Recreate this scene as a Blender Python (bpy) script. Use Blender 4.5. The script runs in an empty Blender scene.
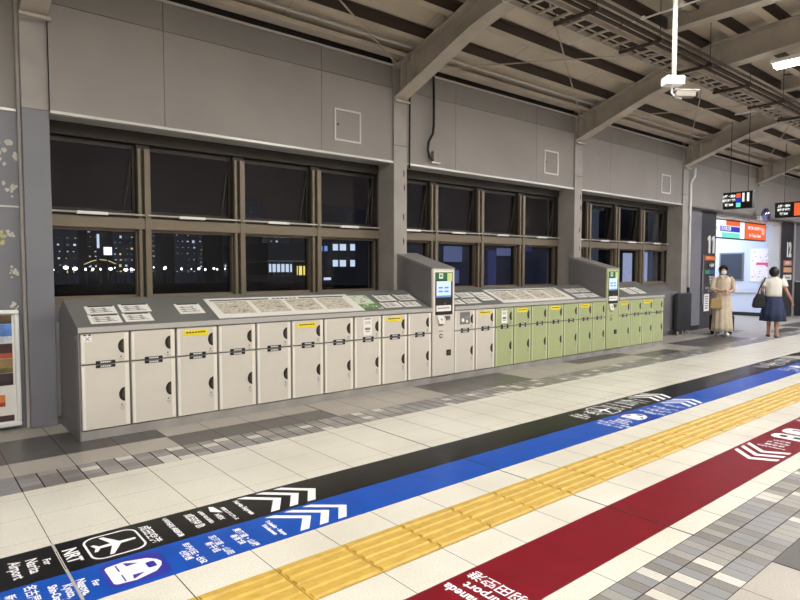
import bpy, math, random
from mathutils import Vector, Matrix, Euler
random.seed(7)
PI = math.pi
SC = bpy.context.scene
COL = SC.collection

# ------------------------------------------------------------------ helpers
def lin(c):
    c = c / 255.0
    return c / 12.92 if c <= 0.04045 else ((c + 0.055) / 1.055) ** 2.4
def rgb(r, g, b):
    return (lin(r), lin(g), lin(b), 1.0)

def mat(name, c, rough=0.5, metal=0.0, noise=0.0, scale=8.0, bump=0.0, spec=0.5, detail=4):
    m = bpy.data.materials.new(name); m.use_nodes = True
    nt = m.node_tree; b = nt.nodes['Principled BSDF']
    b.inputs['Base Color'].default_value = rgb(*c)
    b.inputs['Roughness'].default_value = rough
    b.inputs['Metallic'].default_value = metal
    b.inputs['Specular IOR Level'].default_value = spec
    if noise or bump:
        tc = nt.nodes.new('ShaderNodeTexCoord')
        nz = nt.nodes.new('ShaderNodeTexNoise'); nz.inputs['Scale'].default_value = scale
        nz.inputs['Detail'].default_value = detail
        nt.links.new(tc.outputs['Object'], nz.inputs['Vector'])
        if noise:
            mx = nt.nodes.new('ShaderNodeMix'); mx.data_type = 'RGBA'
            lo = rgb(*[max(0, v * (1 - noise)) for v in c]); hi = rgb(*[min(255, v * (1 + noise)) for v in c])
            mx.inputs[6].default_value = lo; mx.inputs[7].default_value = hi
            cr = nt.nodes.new('ShaderNodeMapRange'); cr.inputs[1].default_value = 0.3; cr.inputs[2].default_value = 0.7
            nt.links.new(nz.outputs['Fac'], cr.inputs[0]); nt.links.new(cr.outputs[0], mx.inputs[0])
            nt.links.new(mx.outputs[2], b.inputs['Base Color'])
        if bump:
            bp = nt.nodes.new('ShaderNodeBump'); bp.inputs['Strength'].default_value = bump; bp.inputs['Distance'].default_value = 0.01
            nt.links.new(nz.outputs['Fac'], bp.inputs['Height']); nt.links.new(bp.outputs['Normal'], b.inputs['Normal'])
    return m

def emis(name, c, s):
    m = bpy.data.materials.new(name); m.use_nodes = True
    nt = m.node_tree; b = nt.nodes['Principled BSDF']
    b.inputs['Base Color'].default_value = rgb(*[v * .5 for v in c])
    b.inputs['Emission Color'].default_value = rgb(*c)
    b.inputs['Emission Strength'].default_value = s
    return m

def terrazzo(name, c, c2, c3, rough=0.32):
    """stone tile: fine speckle of lighter and darker chips"""
    m = bpy.data.materials.new(name); m.use_nodes = True
    nt = m.node_tree; b = nt.nodes['Principled BSDF']
    tc = nt.nodes.new('ShaderNodeTexCoord')
    v = nt.nodes.new('ShaderNodeTexNoise'); v.inputs['Scale'].default_value = 130; v.inputs['Detail'].default_value = 2
    n2 = nt.nodes.new('ShaderNodeTexNoise'); n2.inputs['Scale'].default_value = 1.3; n2.inputs['Detail'].default_value = 5
    nt.links.new(tc.outputs['Object'], v.inputs['Vector']); nt.links.new(tc.outputs['Object'], n2.inputs['Vector'])
    r = nt.nodes.new('ShaderNodeValToRGB'); nt.links.new(v.outputs['Fac'], r.inputs[0])
    r.color_ramp.elements[0].position = 0.30; r.color_ramp.elements[0].color = rgb(*c2)
    r.color_ramp.elements[1].position = 0.44; r.color_ramp.elements[1].color = rgb(*c)
    e = r.color_ramp.elements.new(0.58); e.color = rgb(*c)
    e = r.color_ramp.elements.new(0.70); e.color = rgb(*c3)
    mx = nt.nodes.new('ShaderNodeMix'); mx.data_type = 'RGBA'; mx.blend_type = 'MULTIPLY'
    mx.inputs[0].default_value = 1
    r2 = nt.nodes.new('ShaderNodeValToRGB'); nt.links.new(n2.outputs['Fac'], r2.inputs[0])
    r2.color_ramp.elements[0].position = .3; r2.color_ramp.elements[0].color = (.86, .85, .83, 1)
    r2.color_ramp.elements[1].position = .65; r2.color_ramp.elements[1].color = (1, 1, 1, 1)
    nt.links.new(r.outputs[0], mx.inputs[6]); nt.links.new(r2.outputs[0], mx.inputs[7])
    nt.links.new(mx.outputs[2], b.inputs['Base Color'])
    b.inputs['Roughness'].default_value = rough
    mr = nt.nodes.new('ShaderNodeMapRange'); mr.inputs[3].default_value = rough - .07; mr.inputs[4].default_value = rough + .1
    nt.links.new(n2.outputs['Fac'], mr.inputs[0]); nt.links.new(mr.outputs[0], b.inputs['Roughness'])
    return m

class MB:
    def __init__(s): s.v = []; s.f = []; s.m = []; s.mats = []
    def mi(s, m):
        if m not in s.mats: s.mats.append(m)
        return s.mats.index(m)
    def face(s, pts, m):
        b = len(s.v); s.v += [tuple(p) for p in pts]; s.f.append(tuple(range(b, b + len(pts)))); s.m.append(s.mi(m)); return s
    def box(s, x0, x1, y0, y1, z0, z1, m):
        if x0 > x1: x0, x1 = x1, x0
        if y0 > y1: y0, y1 = y1, y0
        if z0 > z1: z0, z1 = z1, z0
        b = len(s.v)
        s.v += [(x0,y0,z0),(x1,y0,z0),(x1,y1,z0),(x0,y1,z0),(x0,y0,z1),(x1,y0,z1),(x1,y1,z1),(x0,y1,z1)]
        for f in ((0,3,2,1),(4,5,6,7),(0,1,5,4),(1,2,6,5),(2,3,7,6),(3,0,4,7)):
            s.f.append(tuple(b + i for i in f)); s.m.append(s.mi(m))
        return s
    def prism(s, poly, a0, a1, axis, m):
        """poly in the two other axes, extruded along axis from a0 to a1"""
        def P(u, v, a):
            return (a,u,v) if axis == 'x' else ((u,a,v) if axis == 'y' else (u,v,a))
        n = len(poly); b = len(s.v)
        s.v += [P(u, v, a0) for u, v in poly] + [P(u, v, a1) for u, v in poly]
        k = s.mi(m)
        s.f.append(tuple(b + i for i in range(n))[::-1]); s.m.append(k)
        s.f.append(tuple(b + n + i for i in range(n))); s.m.append(k)
        for i in range(n):
            j = (i + 1) % n
            s.f.append((b + i, b + j, b + n + j, b + n + i)); s.m.append(k)
        return s
    def tube(s, pts, r, m, seg=8, caps=True):
        pts = [Vector(p) for p in pts]; n = len(pts); k = s.mi(m); b = len(s.v)
        rr = r if isinstance(r, (list, tuple)) else [r] * n
        ref = None
        for i, p in enumerate(pts):
            d = (pts[min(i+1, n-1)] - pts[max(i-1, 0)]).normalized()
            if ref is None:
                ref = Vector((0,0,1)) if abs(d.z) < .9 else Vector((1,0,0))
            u = d.cross(ref).normalized(); w = u.cross(d).normalized(); ref = w
            q = rr[i]; qa, qb = (q if isinstance(q, tuple) else (q, q))
            for j in range(seg):
                t = 2*PI*j/seg; s.v.append(tuple(p + u*math.cos(t)*qa + w*math.sin(t)*qb))
        for i in range(n-1):
            for j in range(seg):
                a = b + i*seg + j; c = b + i*seg + (j+1) % seg
                s.f.append((a, c, c+seg, a+seg)); s.m.append(k)
        if caps:
            s.f.append(tuple(b + j for j in range(seg))[::-1]); s.m.append(k)
            s.f.append(tuple(b + (n-1)*seg + j for j in range(seg))); s.m.append(k)
        return s
    def loft(s, rings, m, seg=32, k=0, amp=0.0, caps=(True, True), ph=0.0):
        """rings (cx,cy,cz,rx,ry) stacked upward; k folds of amplitude amp"""
        b = len(s.v); mi = s.mi(m); n = len(rings)
        for ri, (cx, cy, cz, rx, ry) in enumerate(rings):
            a_ = amp[ri] if isinstance(amp, (list, tuple)) else amp
            for j in range(seg):
                t = 2*PI*j/seg; q = 1 + a_*math.sin(k*t + ph + .5*math.sin(3*t))
                s.v.append((cx + rx*q*math.cos(t), cy + ry*q*math.sin(t), cz))
        for i in range(n-1):
            for j in range(seg):
                a = b + i*seg + j; c = b + i*seg + (j+1) % seg
                s.f.append((a, c, c+seg, a+seg)); s.m.append(mi)
        if caps[0]: s.f.append(tuple(b + j for j in range(seg))[::-1]); s.m.append(mi)
        if caps[1]: s.f.append(tuple(b + (n-1)*seg + j for j in range(seg))); s.m.append(mi)
        return s
    def ball(s, c, r, m, seg=14, rings=9, keep=None):
        rx, ry, rz = r if isinstance(r, tuple) else (r, r, r)
        b = len(s.v); k = s.mi(m)
        for i in range(rings + 1):
            ph = PI * i / rings
            for j in range(seg):
                t = 2*PI*j/seg
                s.v.append((c[0]+rx*math.sin(ph)*math.cos(t), c[1]+ry*math.sin(ph)*math.sin(t), c[2]+rz*math.cos(ph)))
        for i in range(rings):
            for j in range(seg):
                a = b+i*seg+j; d = b+i*seg+(j+1) % seg
                q = (a, a+seg, d+seg, d)
                if keep:
                    cc = sum((Vector(s.v[w]) for w in q), Vector())/4
                    if not keep(cc - Vector(c)): continue
                s.f.append(q); s.m.append(k)
        return s
    def mesh(s, name):
        me = bpy.data.meshes.new(name); me.from_pydata(s.v, [], s.f)
        for m in s.mats: me.materials.append(m)
        me.polygons.foreach_set('material_index', s.m); me.update()
        return me
    def build(s, name, parent=None, smooth=False, bevel=0.0, loc=None):
        me = s.mesh(name)
        if smooth:
            import bmesh
            bm = bmesh.new(); bm.from_mesh(me); bmesh.ops.remove_doubles(bm, verts=bm.verts, dist=1e-5); bm.to_mesh(me); bm.free()
            me.polygons.foreach_set('use_smooth', [True]*len(me.polygons))
        return link(name, me, parent, bevel, loc)

def link(name, me, parent=None, bevel=0.0, loc=None):
    o = bpy.data.objects.new(name, me); COL.objects.link(o)
    if parent: o.parent = parent
    if loc: o.location = loc
    if bevel:
        md = o.modifiers.new('bevel', 'BEVEL'); md.width = bevel; md.segments = 2; md.limit_method = 'ANGLE'; md.angle_limit = math.radians(50)
    return o

def tag(o, label=None, cat=None, group=None, kind=None):
    if label: o['label'] = label
    if cat: o['category'] = cat
    if group: o['group'] = group
    if kind: o['kind'] = kind
    return o
def empty(name, loc=(0,0,0), rz=0.0):
    o = bpy.data.objects.new(name, None); COL.objects.link(o)
    o.location = loc; o.rotation_euler = (0, 0, rz); o.empty_display_size = .2
    return o
def copy_tree(o, parent=None):
    c = o.copy(); COL.objects.link(c)
    if parent: c.parent = parent
    for ch in list(o.children): copy_tree(ch, c)
    return c

_texts = {}
def text_mesh(s, size, m, off=0.0, ex=0.0, sx=1.0, align='CENTER', spacing=1.0):
    key = (s, size, m.name, off, ex, sx, align, spacing)
    if key in _texts: return _texts[key]
    cu = bpy.data.curves.new('lettering', 'FONT'); cu.body = s; cu.size = size
    cu.align_x = align; cu.align_y = 'CENTER'; cu.offset = off; cu.extrude = ex; cu.resolution_u = 3; cu.space_line = spacing
    t = bpy.data.objects.new('tmp', cu); COL.objects.link(t)
    bpy.context.view_layer.update()
    me = bpy.data.meshes.new_from_object(t.evaluated_get(bpy.context.evaluated_depsgraph_get()))
    bpy.data.objects.remove(t); bpy.data.curves.remove(cu)
    me.name = 'lettering'; me.materials.clear(); me.materials.append(m)
    if sx != 1: 
        for v in me.vertices: v.co.x *= sx
    _texts[key] = me
    return me
def text(name, s, size, m, parent, loc, rot, off=0.0, sx=1.0, align='CENTER', spacing=1.0, ex=0.0):
    o = link(name, text_mesh(s, size, m, off, ex, sx, align, spacing), parent)
    o.location = loc; o.rotation_euler = rot
    return o

# ------------------------------------------------------------------ camera
F = 600.0; H = 1.55; CX, CY = 400.0, 300.0; HOR = 269.0
pitch = math.atan((CY - HOR) / F)
yaw = math.atan((1120 - 400) / math.hypot(F, CY - HOR))
fh = Vector((math.cos(yaw), math.sin(yaw), 0)); rt = Vector((math.sin(yaw), -math.cos(yaw), 0)); u0 = Vector((0, 0, 1))
fw = fh*math.cos(pitch) - u0*math.sin(pitch); up = fh*math.sin(pitch) + u0*math.cos(pitch)
cam = bpy.data.cameras.new('camera'); co = bpy.data.objects.new('camera', cam); COL.objects.link(co)
R = Matrix((rt, up, -fw)).transposed().to_4x4(); R.translation = Vector((0, 0, H)); co.matrix_world = R
cam.sensor_fit = 'HORIZONTAL'; cam.sensor_width = 36; cam.lens = 36*F/800; cam.clip_end = 1200; cam.clip_start = .05
SC.camera = co
def aty(px, py, Y):
    r = fw + rt*((px-CX)/F) - up*((py-CY)/F); t = Y/r.y
    return Vector((r.x*t, Y, H + r.z*t))
def atx(px, py, X):
    r = fw + rt*((px-CX)/F) - up*((py-CY)/F); t = X/r.x
    return Vector((X, r.y*t, H + r.z*t))

# ------------------------------------------------------------------ materials
M = {}
M['panel'] = mat('wall_panel_paint', (146,141,136), .55, noise=.035, scale=1.1)
M['panel2'] = mat('wall_panel_paint_greyer', (128,124,120), .55, noise=.03, scale=1.3)
M['lowgrey'] = mat('blue_grey_paint', (122,123,130), .45, noise=.03, scale=1.5)
M['seam'] = mat('dark_seam', (45,42,40), .8)
M['trimw'] = mat('pale_trim_metal', (205,203,198), .35, metal=.2)
M['soffit'] = mat('soffit_grey', (172,172,170), .6)
M['column'] = mat('column_paint', (160,155,149), .5, noise=.05, scale=3)
M['rust'] = mat('rust_mark', (62,40,28), .9)
M['steel'] = mat('roof_steel_paint', (180,172,160), .5, noise=.05, scale=4)
M['steeld'] = mat('dark_steel_paint_and_shade', (62,52,44), .6)  # also colours the purlin webs, where it stands in for shade
M['deck'] = mat('roof_deck_board', (192,182,165), .75, noise=.05, scale=1.4)
M['deckj'] = mat('deck_joint', (120,108,94), .8)
M['bronze'] = mat('bronze_window_frame', (122,111,94), .45, metal=.25, noise=.03, scale=3)
M['bronzed'] = mat('dark_bronze_frame', (58,52,45), .5, metal=.3)
M['alu'] = mat('pale_aluminium', (205,203,198), .35, metal=.5)
M['cream'] = mat('locker_cream', (206,200,189), .42, noise=.015, scale=2)
M['green'] = mat('locker_green', (166,176,128), .42, noise=.02, scale=2)
M['creamedge'] = mat('locker_cream_edge', (226,221,210), .4)
M['greenedge'] = mat('locker_green_edge', (188,196,156), .4)
M['lgrey'] = mat('locker_frame_grey', (138,136,134), .5, noise=.03, scale=3)
M['side'] = mat('locker_side_grey', (116,113,115), .5, noise=.04, scale=2)
M['plinth'] = mat('plinth_grey', (146,143,138), .5, noise=.06, scale=5)
M['cover'] = mat('cover_grey', (112,113,110), .45, noise=.04, scale=1.6)
M['lip'] = mat('cover_lip', (176,173,168), .4)
M['black'] = mat('black_plastic', (18,18,19), .45)
M['darkgap'] = mat('dark_gap', (10,10,10), .9)
M['brownin'] = mat('key_grip_brown', (72,58,44), .5)
M['plate'] = mat('number_plate_grey', (120,118,122), .4)
M['yellow'] = mat('yellow_sticker', (236,214,30), .5)
M['paper'] = mat('white_paper', (232,230,224), .6)
M['ink'] = mat('grey_print', (120,118,116), .7)
M['inkd'] = mat('dark_print', (50,50,52), .7)
M['mapland'] = mat('map_print_beige', (196,188,172), .7, noise=.16, scale=40)
M['mapgreen'] = mat('map_print_green', (108,140,88), .7, noise=.2, scale=30)
M['kgreen'] = mat('kiosk_green', (22,104,52), .4)
M['screen'] = emis('touch_screen_glow', (205,225,250), 1.0)
M['screend'] = emis('touch_screen_blue', (110,150,215), .8)
M['white'] = mat('white_paint', (236,236,234), .4)
M['chrome'] = mat('chrome', (210,210,210), .2, metal=1)
M['cable'] = mat('black_cable', (22,21,21), .6)
M['boxgrey'] = mat('junction_box_grey', (140,136,128), .5)
M['pcream'] = terrazzo('terrazzo_cream', (214,211,199), (184,180,166), (230,228,220))
M['pgrey'] = terrazzo('tile_warm_grey', (168,162,153), (150,144,136), (182,177,169), .36)
M['pdark'] = terrazzo('tile_dark_grey', (82,79,77), (70,68,66), (98,95,92), .3)
M['mosA'] = terrazzo('mosaic_light', (200,196,188), (182,178,168), (212,208,200))
M['mosB'] = terrazzo('mosaic_mid', (150,147,142), (136,132,128), (164,160,155))
M['mosC'] = terrazzo('mosaic_dark', (124,121,117), (110,107,103), (138,135,130))
M['mosD'] = terrazzo('mosaic_blue_grey', (136,136,138), (120,120,122), (150,150,152))
M['grout'] = mat('grout', (66,60,54), .9)
M['sblack'] = mat('film_black', (13,12,13), .28, noise=.12, scale=7, spec=.22)
M['sblue'] = mat('film_blue', (16,72,164), .28, noise=.05, scale=6, spec=.22)
M['sred'] = mat('film_red', (112,15,29), .3, noise=.05, scale=6, spec=.22)
M['ttext'] = mat('film_white', (238,238,240), .35)
M['tyel'] = mat('tactile_yellow', (186,153,68), .5, noise=.06, scale=14)
M['purple'] = mat('film_purple', (46,44,150), .3)
M['pillar'] = mat('pillar_charcoal', (54,53,60), .45)
M['gate'] = mat('hall_wall_pale_blue', (196,204,222), .45)
M['dkbin'] = mat('charcoal_cladding', (48,49,54), .5, noise=.05, scale=3)
M['skirt'] = mat('black_skirting', (28,28,32), .5)

# ------------------------------------------------------------------ floor
XJ0, XP = 0.612, 0.4138
BLACK = (3.38, 3.78); BLUE = (3.015, 3.38); YEL = (2.35, 2.74); RED = (1.68, 2.09)
fl = MB()
fl.box(-9, 34, -5, 16, -.2, -.003, M['grout'])
def dark(x, y):
    for a, b, c, d in ((-1.0,1.83,5.55,6.32),(1.83,3.485,5.22,5.59),(5.14,6.66,5.22,5.97),(8.4,9.95,5.59,5.97),(9.95,11.5,5.22,5.59),(12.4,14.8,5.22,5.97),
                       (14.8,16.4,5.97,6.4),(16.4,18,5.22,5.59),(18.6,20.5,5.22,5.97),(22,24,5.59,5.97)):
        if a-.02 < x < b+.02 and c-.02 < y < d+.02: return True
    return False
rows = []
rows += [(4.83,5.22,'mosL')]
y = 5.22
for h in (.37,.38,.38,.40): rows.append((y, y+h, 'grey')); y += h
while y < 16: rows.append((y, y+.39, 'grey')); y += .39
rows += [(4.70,4.83,'white'),(4.31,4.70,'white'),(3.92,4.31,'white'),(3.78,3.92,'white'),(3.38,3.78,'white'),(3.015,3.38,'white'),(2.74,3.015,'white'),(2.35,2.74,'white'),(2.09,2.35,'white'),(1.68,2.09,'white'),(1.535,1.68,'white'),(1.12,1.535,'mosR')]
y = 1.12
while y > -5: rows.append((y-.39, y, 'low')); y -= .39
rows = [r for r in rows]
gx = .0022; gy = .0009
rnd = random.Random(3)
def ftile(x0, x1, y0, y1, m): fl.face([(x0,y0,0),(x1,y0,0),(x1,y1,0),(x0,y1,0)], m)
k0 = int(math.floor((-8.8 - XJ0)/XP)); k1 = int((33.5 - XJ0)/XP)
for k in range(k0, k1):
    x0 = XJ0 + k*XP; x1 = x0 + XP
    ga = gx; gb = gx
    if k == 7: ga = .006
    if k == 6: gb = .006
    if k % 7 == 1 and k != 7: ga = .0035
    for (a, b, t) in rows:
        if t == 'mosL':
            for i in range(3):
                u0_ = x0 + i*XP/3; u1_ = u0_ + XP/3
                hs = 4
                for j in range(hs):
                    m = rnd.choice([M['mosA'], M['mosB'], M['mosC'], M['mosD'], M['mosB'], M['mosD'], M['mosC'], M['mosC']])
                    ftile(u0_+.005, u1_-.005, a + j*(b-a)/hs + .0006, a + (j+1)*(b-a)/hs - .0006, m)
        elif t == 'mosR':
            for i in range(5):
                for j in range(3):
                    m = rnd.choice([M['mosA'], M['mosB'], M['mosC'], M['mosD'], M['mosB'], M['mosD'], M['mosC'], M['mosC'], M['mosB'], M['mosD']])
                    u = x0 + i*XP/5; w = a + j*(b-a)/3
                    ftile(u+.0016, u+XP/5-.0016, w+.0035, w+(b-a)/3-.0035, m)
        else:
            cx, cy = (x0+x1)/2, (a+b)/2
            if t == 'white': m = M['pcream']
            elif t == 'low': m = M['pdark'] if (3.5 < cx < 5.2 and cy > .7) else M['pgrey']
            else: m = M['pdark'] if dark(cx, cy) else M['pgrey']
            if b-a > .02: ftile(x0+ga, x1-gb, a+gy, b-gy, m)
floor = fl.build('floor'); tag(floor, kind='structure')

# guide strips laid on the floor
EXJ = XJ0 + 7*XP
def strip(name, y0, y1, m, label, cat='floor sign'):
    r = empty(name, (0, 0, 0)); tag(r, label, cat)
    b = MB(); cuts = [-6, XJ0+.00, EXJ, EXJ + 7*XP, EXJ+14*XP, 24]
    for i in range(len(cuts)-1):
        g0 = .007 if i else 0
        b.box(cuts[i]+g0, cuts[i+1]-.007, y0, y1, .0002, .0014, m)
    b.build('film', r)
    return r
s_black = strip('floor_guide_strip', BLACK[0], BLACK[1], M['sblack'], 'black guide strip on the floor with airport lettering, nearest the lockers')
s_blue = strip('floor_guide_strip', BLUE[0], BLUE[1]-.002, M['sblue'], 'bright blue guide strip on the floor with bullet train lettering')
s_red = strip('floor_guide_strip', RED[0], RED[1], M['sred'], 'dark red guide strip on the floor below the yellow paving')
Z = .0022; RA = (0, 0, -PI/2); RB = (0, 0, PI/2)

def arrow_set(parent, x, y0, y1, sgn, w=.062, gap=.135, back=.25):
    """three chevrons whose points lie at x, x-gap.. ; sgn +1 points toward +X"""
    ym = (y0+y1)/2
    for i in range(3):
        a = x - sgn*i*gap; b = MB()
        ya, yb = y1 - .03, y0 + .03
        yk = y0 + (y1-y0)*.50
        t = w*sgn
        b.prism([(a, yk), (a-t, yk), (a-t-sgn*back*.42, yb), (a-sgn*back*.42, yb)][::1], Z-.0006, Z, 'z', M['ttext'])
        b.prism([(a, yk), (a-sgn*back*.72, ya), (a-t-sgn*back*.72, ya), (a-t, yk)], Z-.0006, Z, 'z', M['ttext'])
        b.build('chevron_arrow', parent)

def rrect(x0, x1, y0, y1, r, n=6):
    pts = []
    for cx, cy, a0 in ((x1-r, y1-r, 0), (x0+r, y1-r, 90), (x0+r, y0+r, 180), (x1-r, y0+r, 270)):
        for i in range(n+1):
            a = math.radians(a0 + 90*i/n); pts.append((cx + r*math.cos(a), cy + r*math.sin(a)))
    return pts
def flat(b, poly, z, m): b.face([(p[0], p[1], z) for p in poly], m)

def plane_icon(parent, x0, x1, y0, y1):
    b = MB(); flat(b, rrect(x0, x1, y0, y1, .07), Z-.0006, M['ttext'])
    flat(b, rrect(x0+.012, x1-.012, y0+.012, y1-.012, .06), Z-.0004, M['sblack'])
    b.build('icon_frame', parent)
    cx, cy = (x0+x1)/2, (y0+y1)/2; L = (x1-x0)*.40; W = (y1-y0)*.40
    h = [(L, 0), (L*.93, .012), (L*.25, .017), (-L*.28, W), (-L*.48, W), (-L*.16, .018), (-L*.66, .014), (-L*.84, W*.38), (-L, W*.38), (-L*.86, 0)]
    poly = h + [(x, -y) for x, y in h[::-1] if y != 0]
    b = MB(); flat(b, [(cx+x, cy+y) for x, y in poly], Z, M['ttext']); b.build('aeroplane_symbol', parent)

def train_icon(parent, x0, x1, y0, y1):
    b = MB(); flat(b, rrect(x0-.02, x1+.02, y0, y1, .05), Z-.0006, M['purple']); b.build('icon_ground', parent)
    b = MB(); cy = (y0+y1)/2
    body = [(x0, cy-.09), (x0+.012, cy-.105), (x0+.1, cy-.118), (x1-.13, cy-.11), (x1-.05, cy-.085), (x1-.012, cy-.04), (x1, cy),
            (x1-.012, cy+.04), (x1-.05, cy+.085), (x1-.13, cy+.11), (x0+.1, cy+.118), (x0+.012, cy+.105), (x0, cy+.09)]
    flat(b, body, Z-.0003, M['ttext']); flat(b, rrect(x1-.075, x1-.03, cy-.035, cy+.035, .012), Z, M['purple'])
    for s in (-1, 1):
        b.box(x0+.05, x0+.058, cy+s*.02, cy+s*.10, Z-.0003, Z, M['purple'])
        flat(b, [(x1-.16, cy+s*.055), (x1-.1, cy+s*.06), (x1-.16, cy+s*.10), (x1-.167, cy+s*.10)][::s], Z, M['purple'])
    b.build('train_symbol', parent)

def black_group(dx):
    P = s_black; m = M['ttext']; yc = 3.575
    def T(s, x, size, off=.0015, y=yc, sx=1, sp=1.0): text('lettering', s, size, m, P, (x+dx, y, Z), RA, off, sx, spacing=sp)
    T('For', .552, .052, y=3.58); T('Narita', .487, .075, sx=.95); T('Airport', .412, .075, sx=.95); T('NRT', .668, .10, off=.003, sx=.95)
    plane_icon(P, .742+dx, 1.03+dx, 3.42, 3.735)
    T('成田空港', 1.075, .068, y=3.575, off=.0008)
    T('나리타공항·成田机场', 1.21, .036, y=3.585); 
    T('成田特急', 1.345, .062, y=3.59, off=.0008)
    T('나리타 익스프레스', 1.42, .03, y=3.60)
    b = MB(); cx = 1.505+dx
    flat(b, [(cx-.03, 3.66), (cx+.03, 3.60), (cx+.015, 3.72), (cx+.045, 3.70), (cx-.01, 3.74)], Z, m); b.build('swoosh_symbol', P)
    T('N\'EX', 1.49, .045, y=3.55)
    T('成田エクスプレス', 1.56, .030, y=3.56)
    T('Narita Express', 1.672, .046, y=3.59)
    arrow_set(P, 2.21+dx, BLACK[0], BLACK[1], 1)
def blue_group(dx):
    P = s_blue; m = M['ttext']; yc = 3.18
    def T(s, x, size, off=.0015, y=yc, sx=1, sp=1.0): text('lettering', s, size, m, P, (x+dx, y, Z), RA, off, sx, spacing=sp)
    T('For', .697, .045); T('Nagoya,', .642, .058, sx=.95); T('Kyoto,', .582, .058, sx=.95); T('Shin-Osaka', .522, .054, sx=.9)
    T('名古屋・京都', .435, .060, off=.0008); T('新大阪 方面', .35, .052, off=.0008)
    train_icon(P, .762+dx, 1.02+dx, 3.055, 3.345)
    T('토카이도・산요\n신칸센', 1.165, .045); T('东海道・山阳\n新干线', 1.315, .048, off=.0008); T('東海道・山陽\n新幹線', 1.465, .048, off=.0008)
    T('Tokaido · Sanyo\nShinkansen', 1.665, .038, sp=1.1)
    arrow_set(P, 2.21+dx, BLUE[0], BLUE[1], 1)
def red_group(dx):
    P = s_red; m = M['ttext']; yc = 1.885
    def T(s, x, size, off=.0015, y=yc, sx=1, sp=1.0): text('lettering', s, size, m, P, (x+dx, y, Z), RB, off, sx, spacing=sp)
    arrow_set(P, 5.28+dx, RED[0], RED[1], -1)
    T('Keikyu Line · Tokyo Monorail', 5.80, .028) if False else None
    for i, (s, x, sz) in enumerate((('Keikyu Line', 5.78, .046), ('京急線', 5.87, .052), ('게이큐 선', 5.96, .046), ('京急线', 6.05, .046))):
        T(s, x+dx-dx, sz, y=1.885)
    b = MB()
    flat(b, rrect(6.16+dx, 6.34+dx, 1.74, 2.03, .06), Z-.0004, m)
    flat(b, rrect(6.22+dx, 6.30+dx, 1.80, 1.86, .01), Z, M['inkd']); flat(b, rrect(6.22+dx, 6.30+dx, 1.91, 1.97, .01), Z, M['inkd'])
    b.build('train_symbol', P)
    b = MB(); flat(b, rrect(6.40+dx, 6.62+dx, 1.76, 2.02, .08), Z-.0004, m); flat(b, rrect(6.53+dx, 6.58+dx, 1.82, 1.96, .015), Z, M['inkd']); b.build('monorail_symbol', P)
    T('For Haneda', 7.02, .085, off=.002, sx=.9); T('Airport', 7.10, .085, off=.002, sx=.95); T('羽田空港', 7.205, .088, off=.0008)
for d in (0, 5.01, 10.02): black_group(d); blue_group(d)
red_group(0); red_group(-5.01)

# yellow tactile paving: ribbed tiles in one continuous band
ty = MB()
for k in range(k0, k1 - 10):
    x0 = XJ0 + k*XP
    ty.box(x0+.002, x0+XP-.002, YEL[0]+.001, YEL[1]-.001, .0002, .002, M['tyel'])
    for j in range(5):
        yc = YEL[0] + .039 + j*.078
        a, b_ = x0+.012, x0+XP-.012
        ty.prism([(yc-.026, .002), (yc-.014, .0095), (yc+.014, .0095), (yc+.026, .002)], a, b_, 'x', M['tyel'])
o = ty.build('tactile_paving'); tag(o, 'yellow ribbed tactile paving band along the floor', 'tactile paving')
# metal joint covers crossing the strips
for (xa, ya, yb) in ((XJ0, 3.68, 3.80), (XJ0, 2.95, 3.42)):
    b = MB(); b.box(xa-.007, xa+.007, ya, yb, .0002, .0035, M['alu'])
    o = b.build('joint_cover'); tag(o, 'thin metal joint cover crossing the %s strip' % ('black' if ya > 3.5 else 'blue'), 'metal strip')

# ------------------------------------------------------------------ wall with windows
COLX = [(.94,1.17),(5.43,5.67),(9.83,10.07),(14.2,14.48),(18.65,18.93),(23.1,23.4)]
YF, YB = 6.67, 7.25          # wall front, back
ZL, ZT = 3.05, 4.40          # panel bottom, top
def struct(b, name, **k): return tag(b.build(name, **k), kind='structure')
w = MB()
def panels(x0, x1, xs, yf=YF):
    cuts = [x0] + xs + [x1]
    for i in range(len(cuts)-1):
        for (za, zb, m) in ((ZL+.03, 4.095, M['panel']), (4.101, ZT, M['panel2'])):
            w.box(cuts[i]+.003, cuts[i+1]-.003, yf, yf+.02, za, zb, m)
    w.box(x0, x1, yf+.015, YB, ZL+.03, ZT+.2, M['seam'])
panels(1.17, 5.43, [2.26, 4.25]); panels(5.67, 9.83, [6.69, 8.7]); panels(10.07, 14.2, [11.1, 13.0]); panels(14.48, 30, [16.5, 18.75, 21.0, 23.2, 25.5])
w.box(-8, .94, 6.82, YB, 3.08, ZT+.2, M['panel'])
struct(w, 'wall_rear_upper')
# lip trim and soffit
for i, (a, b_) in enumerate(((1.17,5.43),(5.67,9.83),(10.07,14.2))):
    t = MB(); t.box(a, b_, YF-.02, YF+.05, ZL, ZL+.028, M['trimw']); t.box(a, b_, YF+.05, YB, ZL+.01, ZL+.03, M['soffit'])
    struct(t, 'trim_%d' % (i+1))
t = MB(); t.box(14.48, 30, YF-.01, YB, ZL, ZL+.03, M['panel2']); struct(t, 'trim_4')
# low wall under the windows
lw = MB()
for (a, b_) in ((1.17,5.43),(5.67,9.83),(10.07,14.2)):
    lw.prism([(6.70,.09),(6.70,1.03),(6.98,1.17),(7.25,1.17),(7.25,0),(6.74,0),(6.74,.09)], a, b_, 'x', M['side'])
lw.box(-8, .94, 6.82, YB, 0, 3.055, M['lowgrey'])
lw.box(-8, .94, 6.81, 6.82, 3.05, 3.075, M['trimw'])
lw.box(-8, .94, 6.81, 6.822, 2.14, 2.155, M['trimw'])
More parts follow.
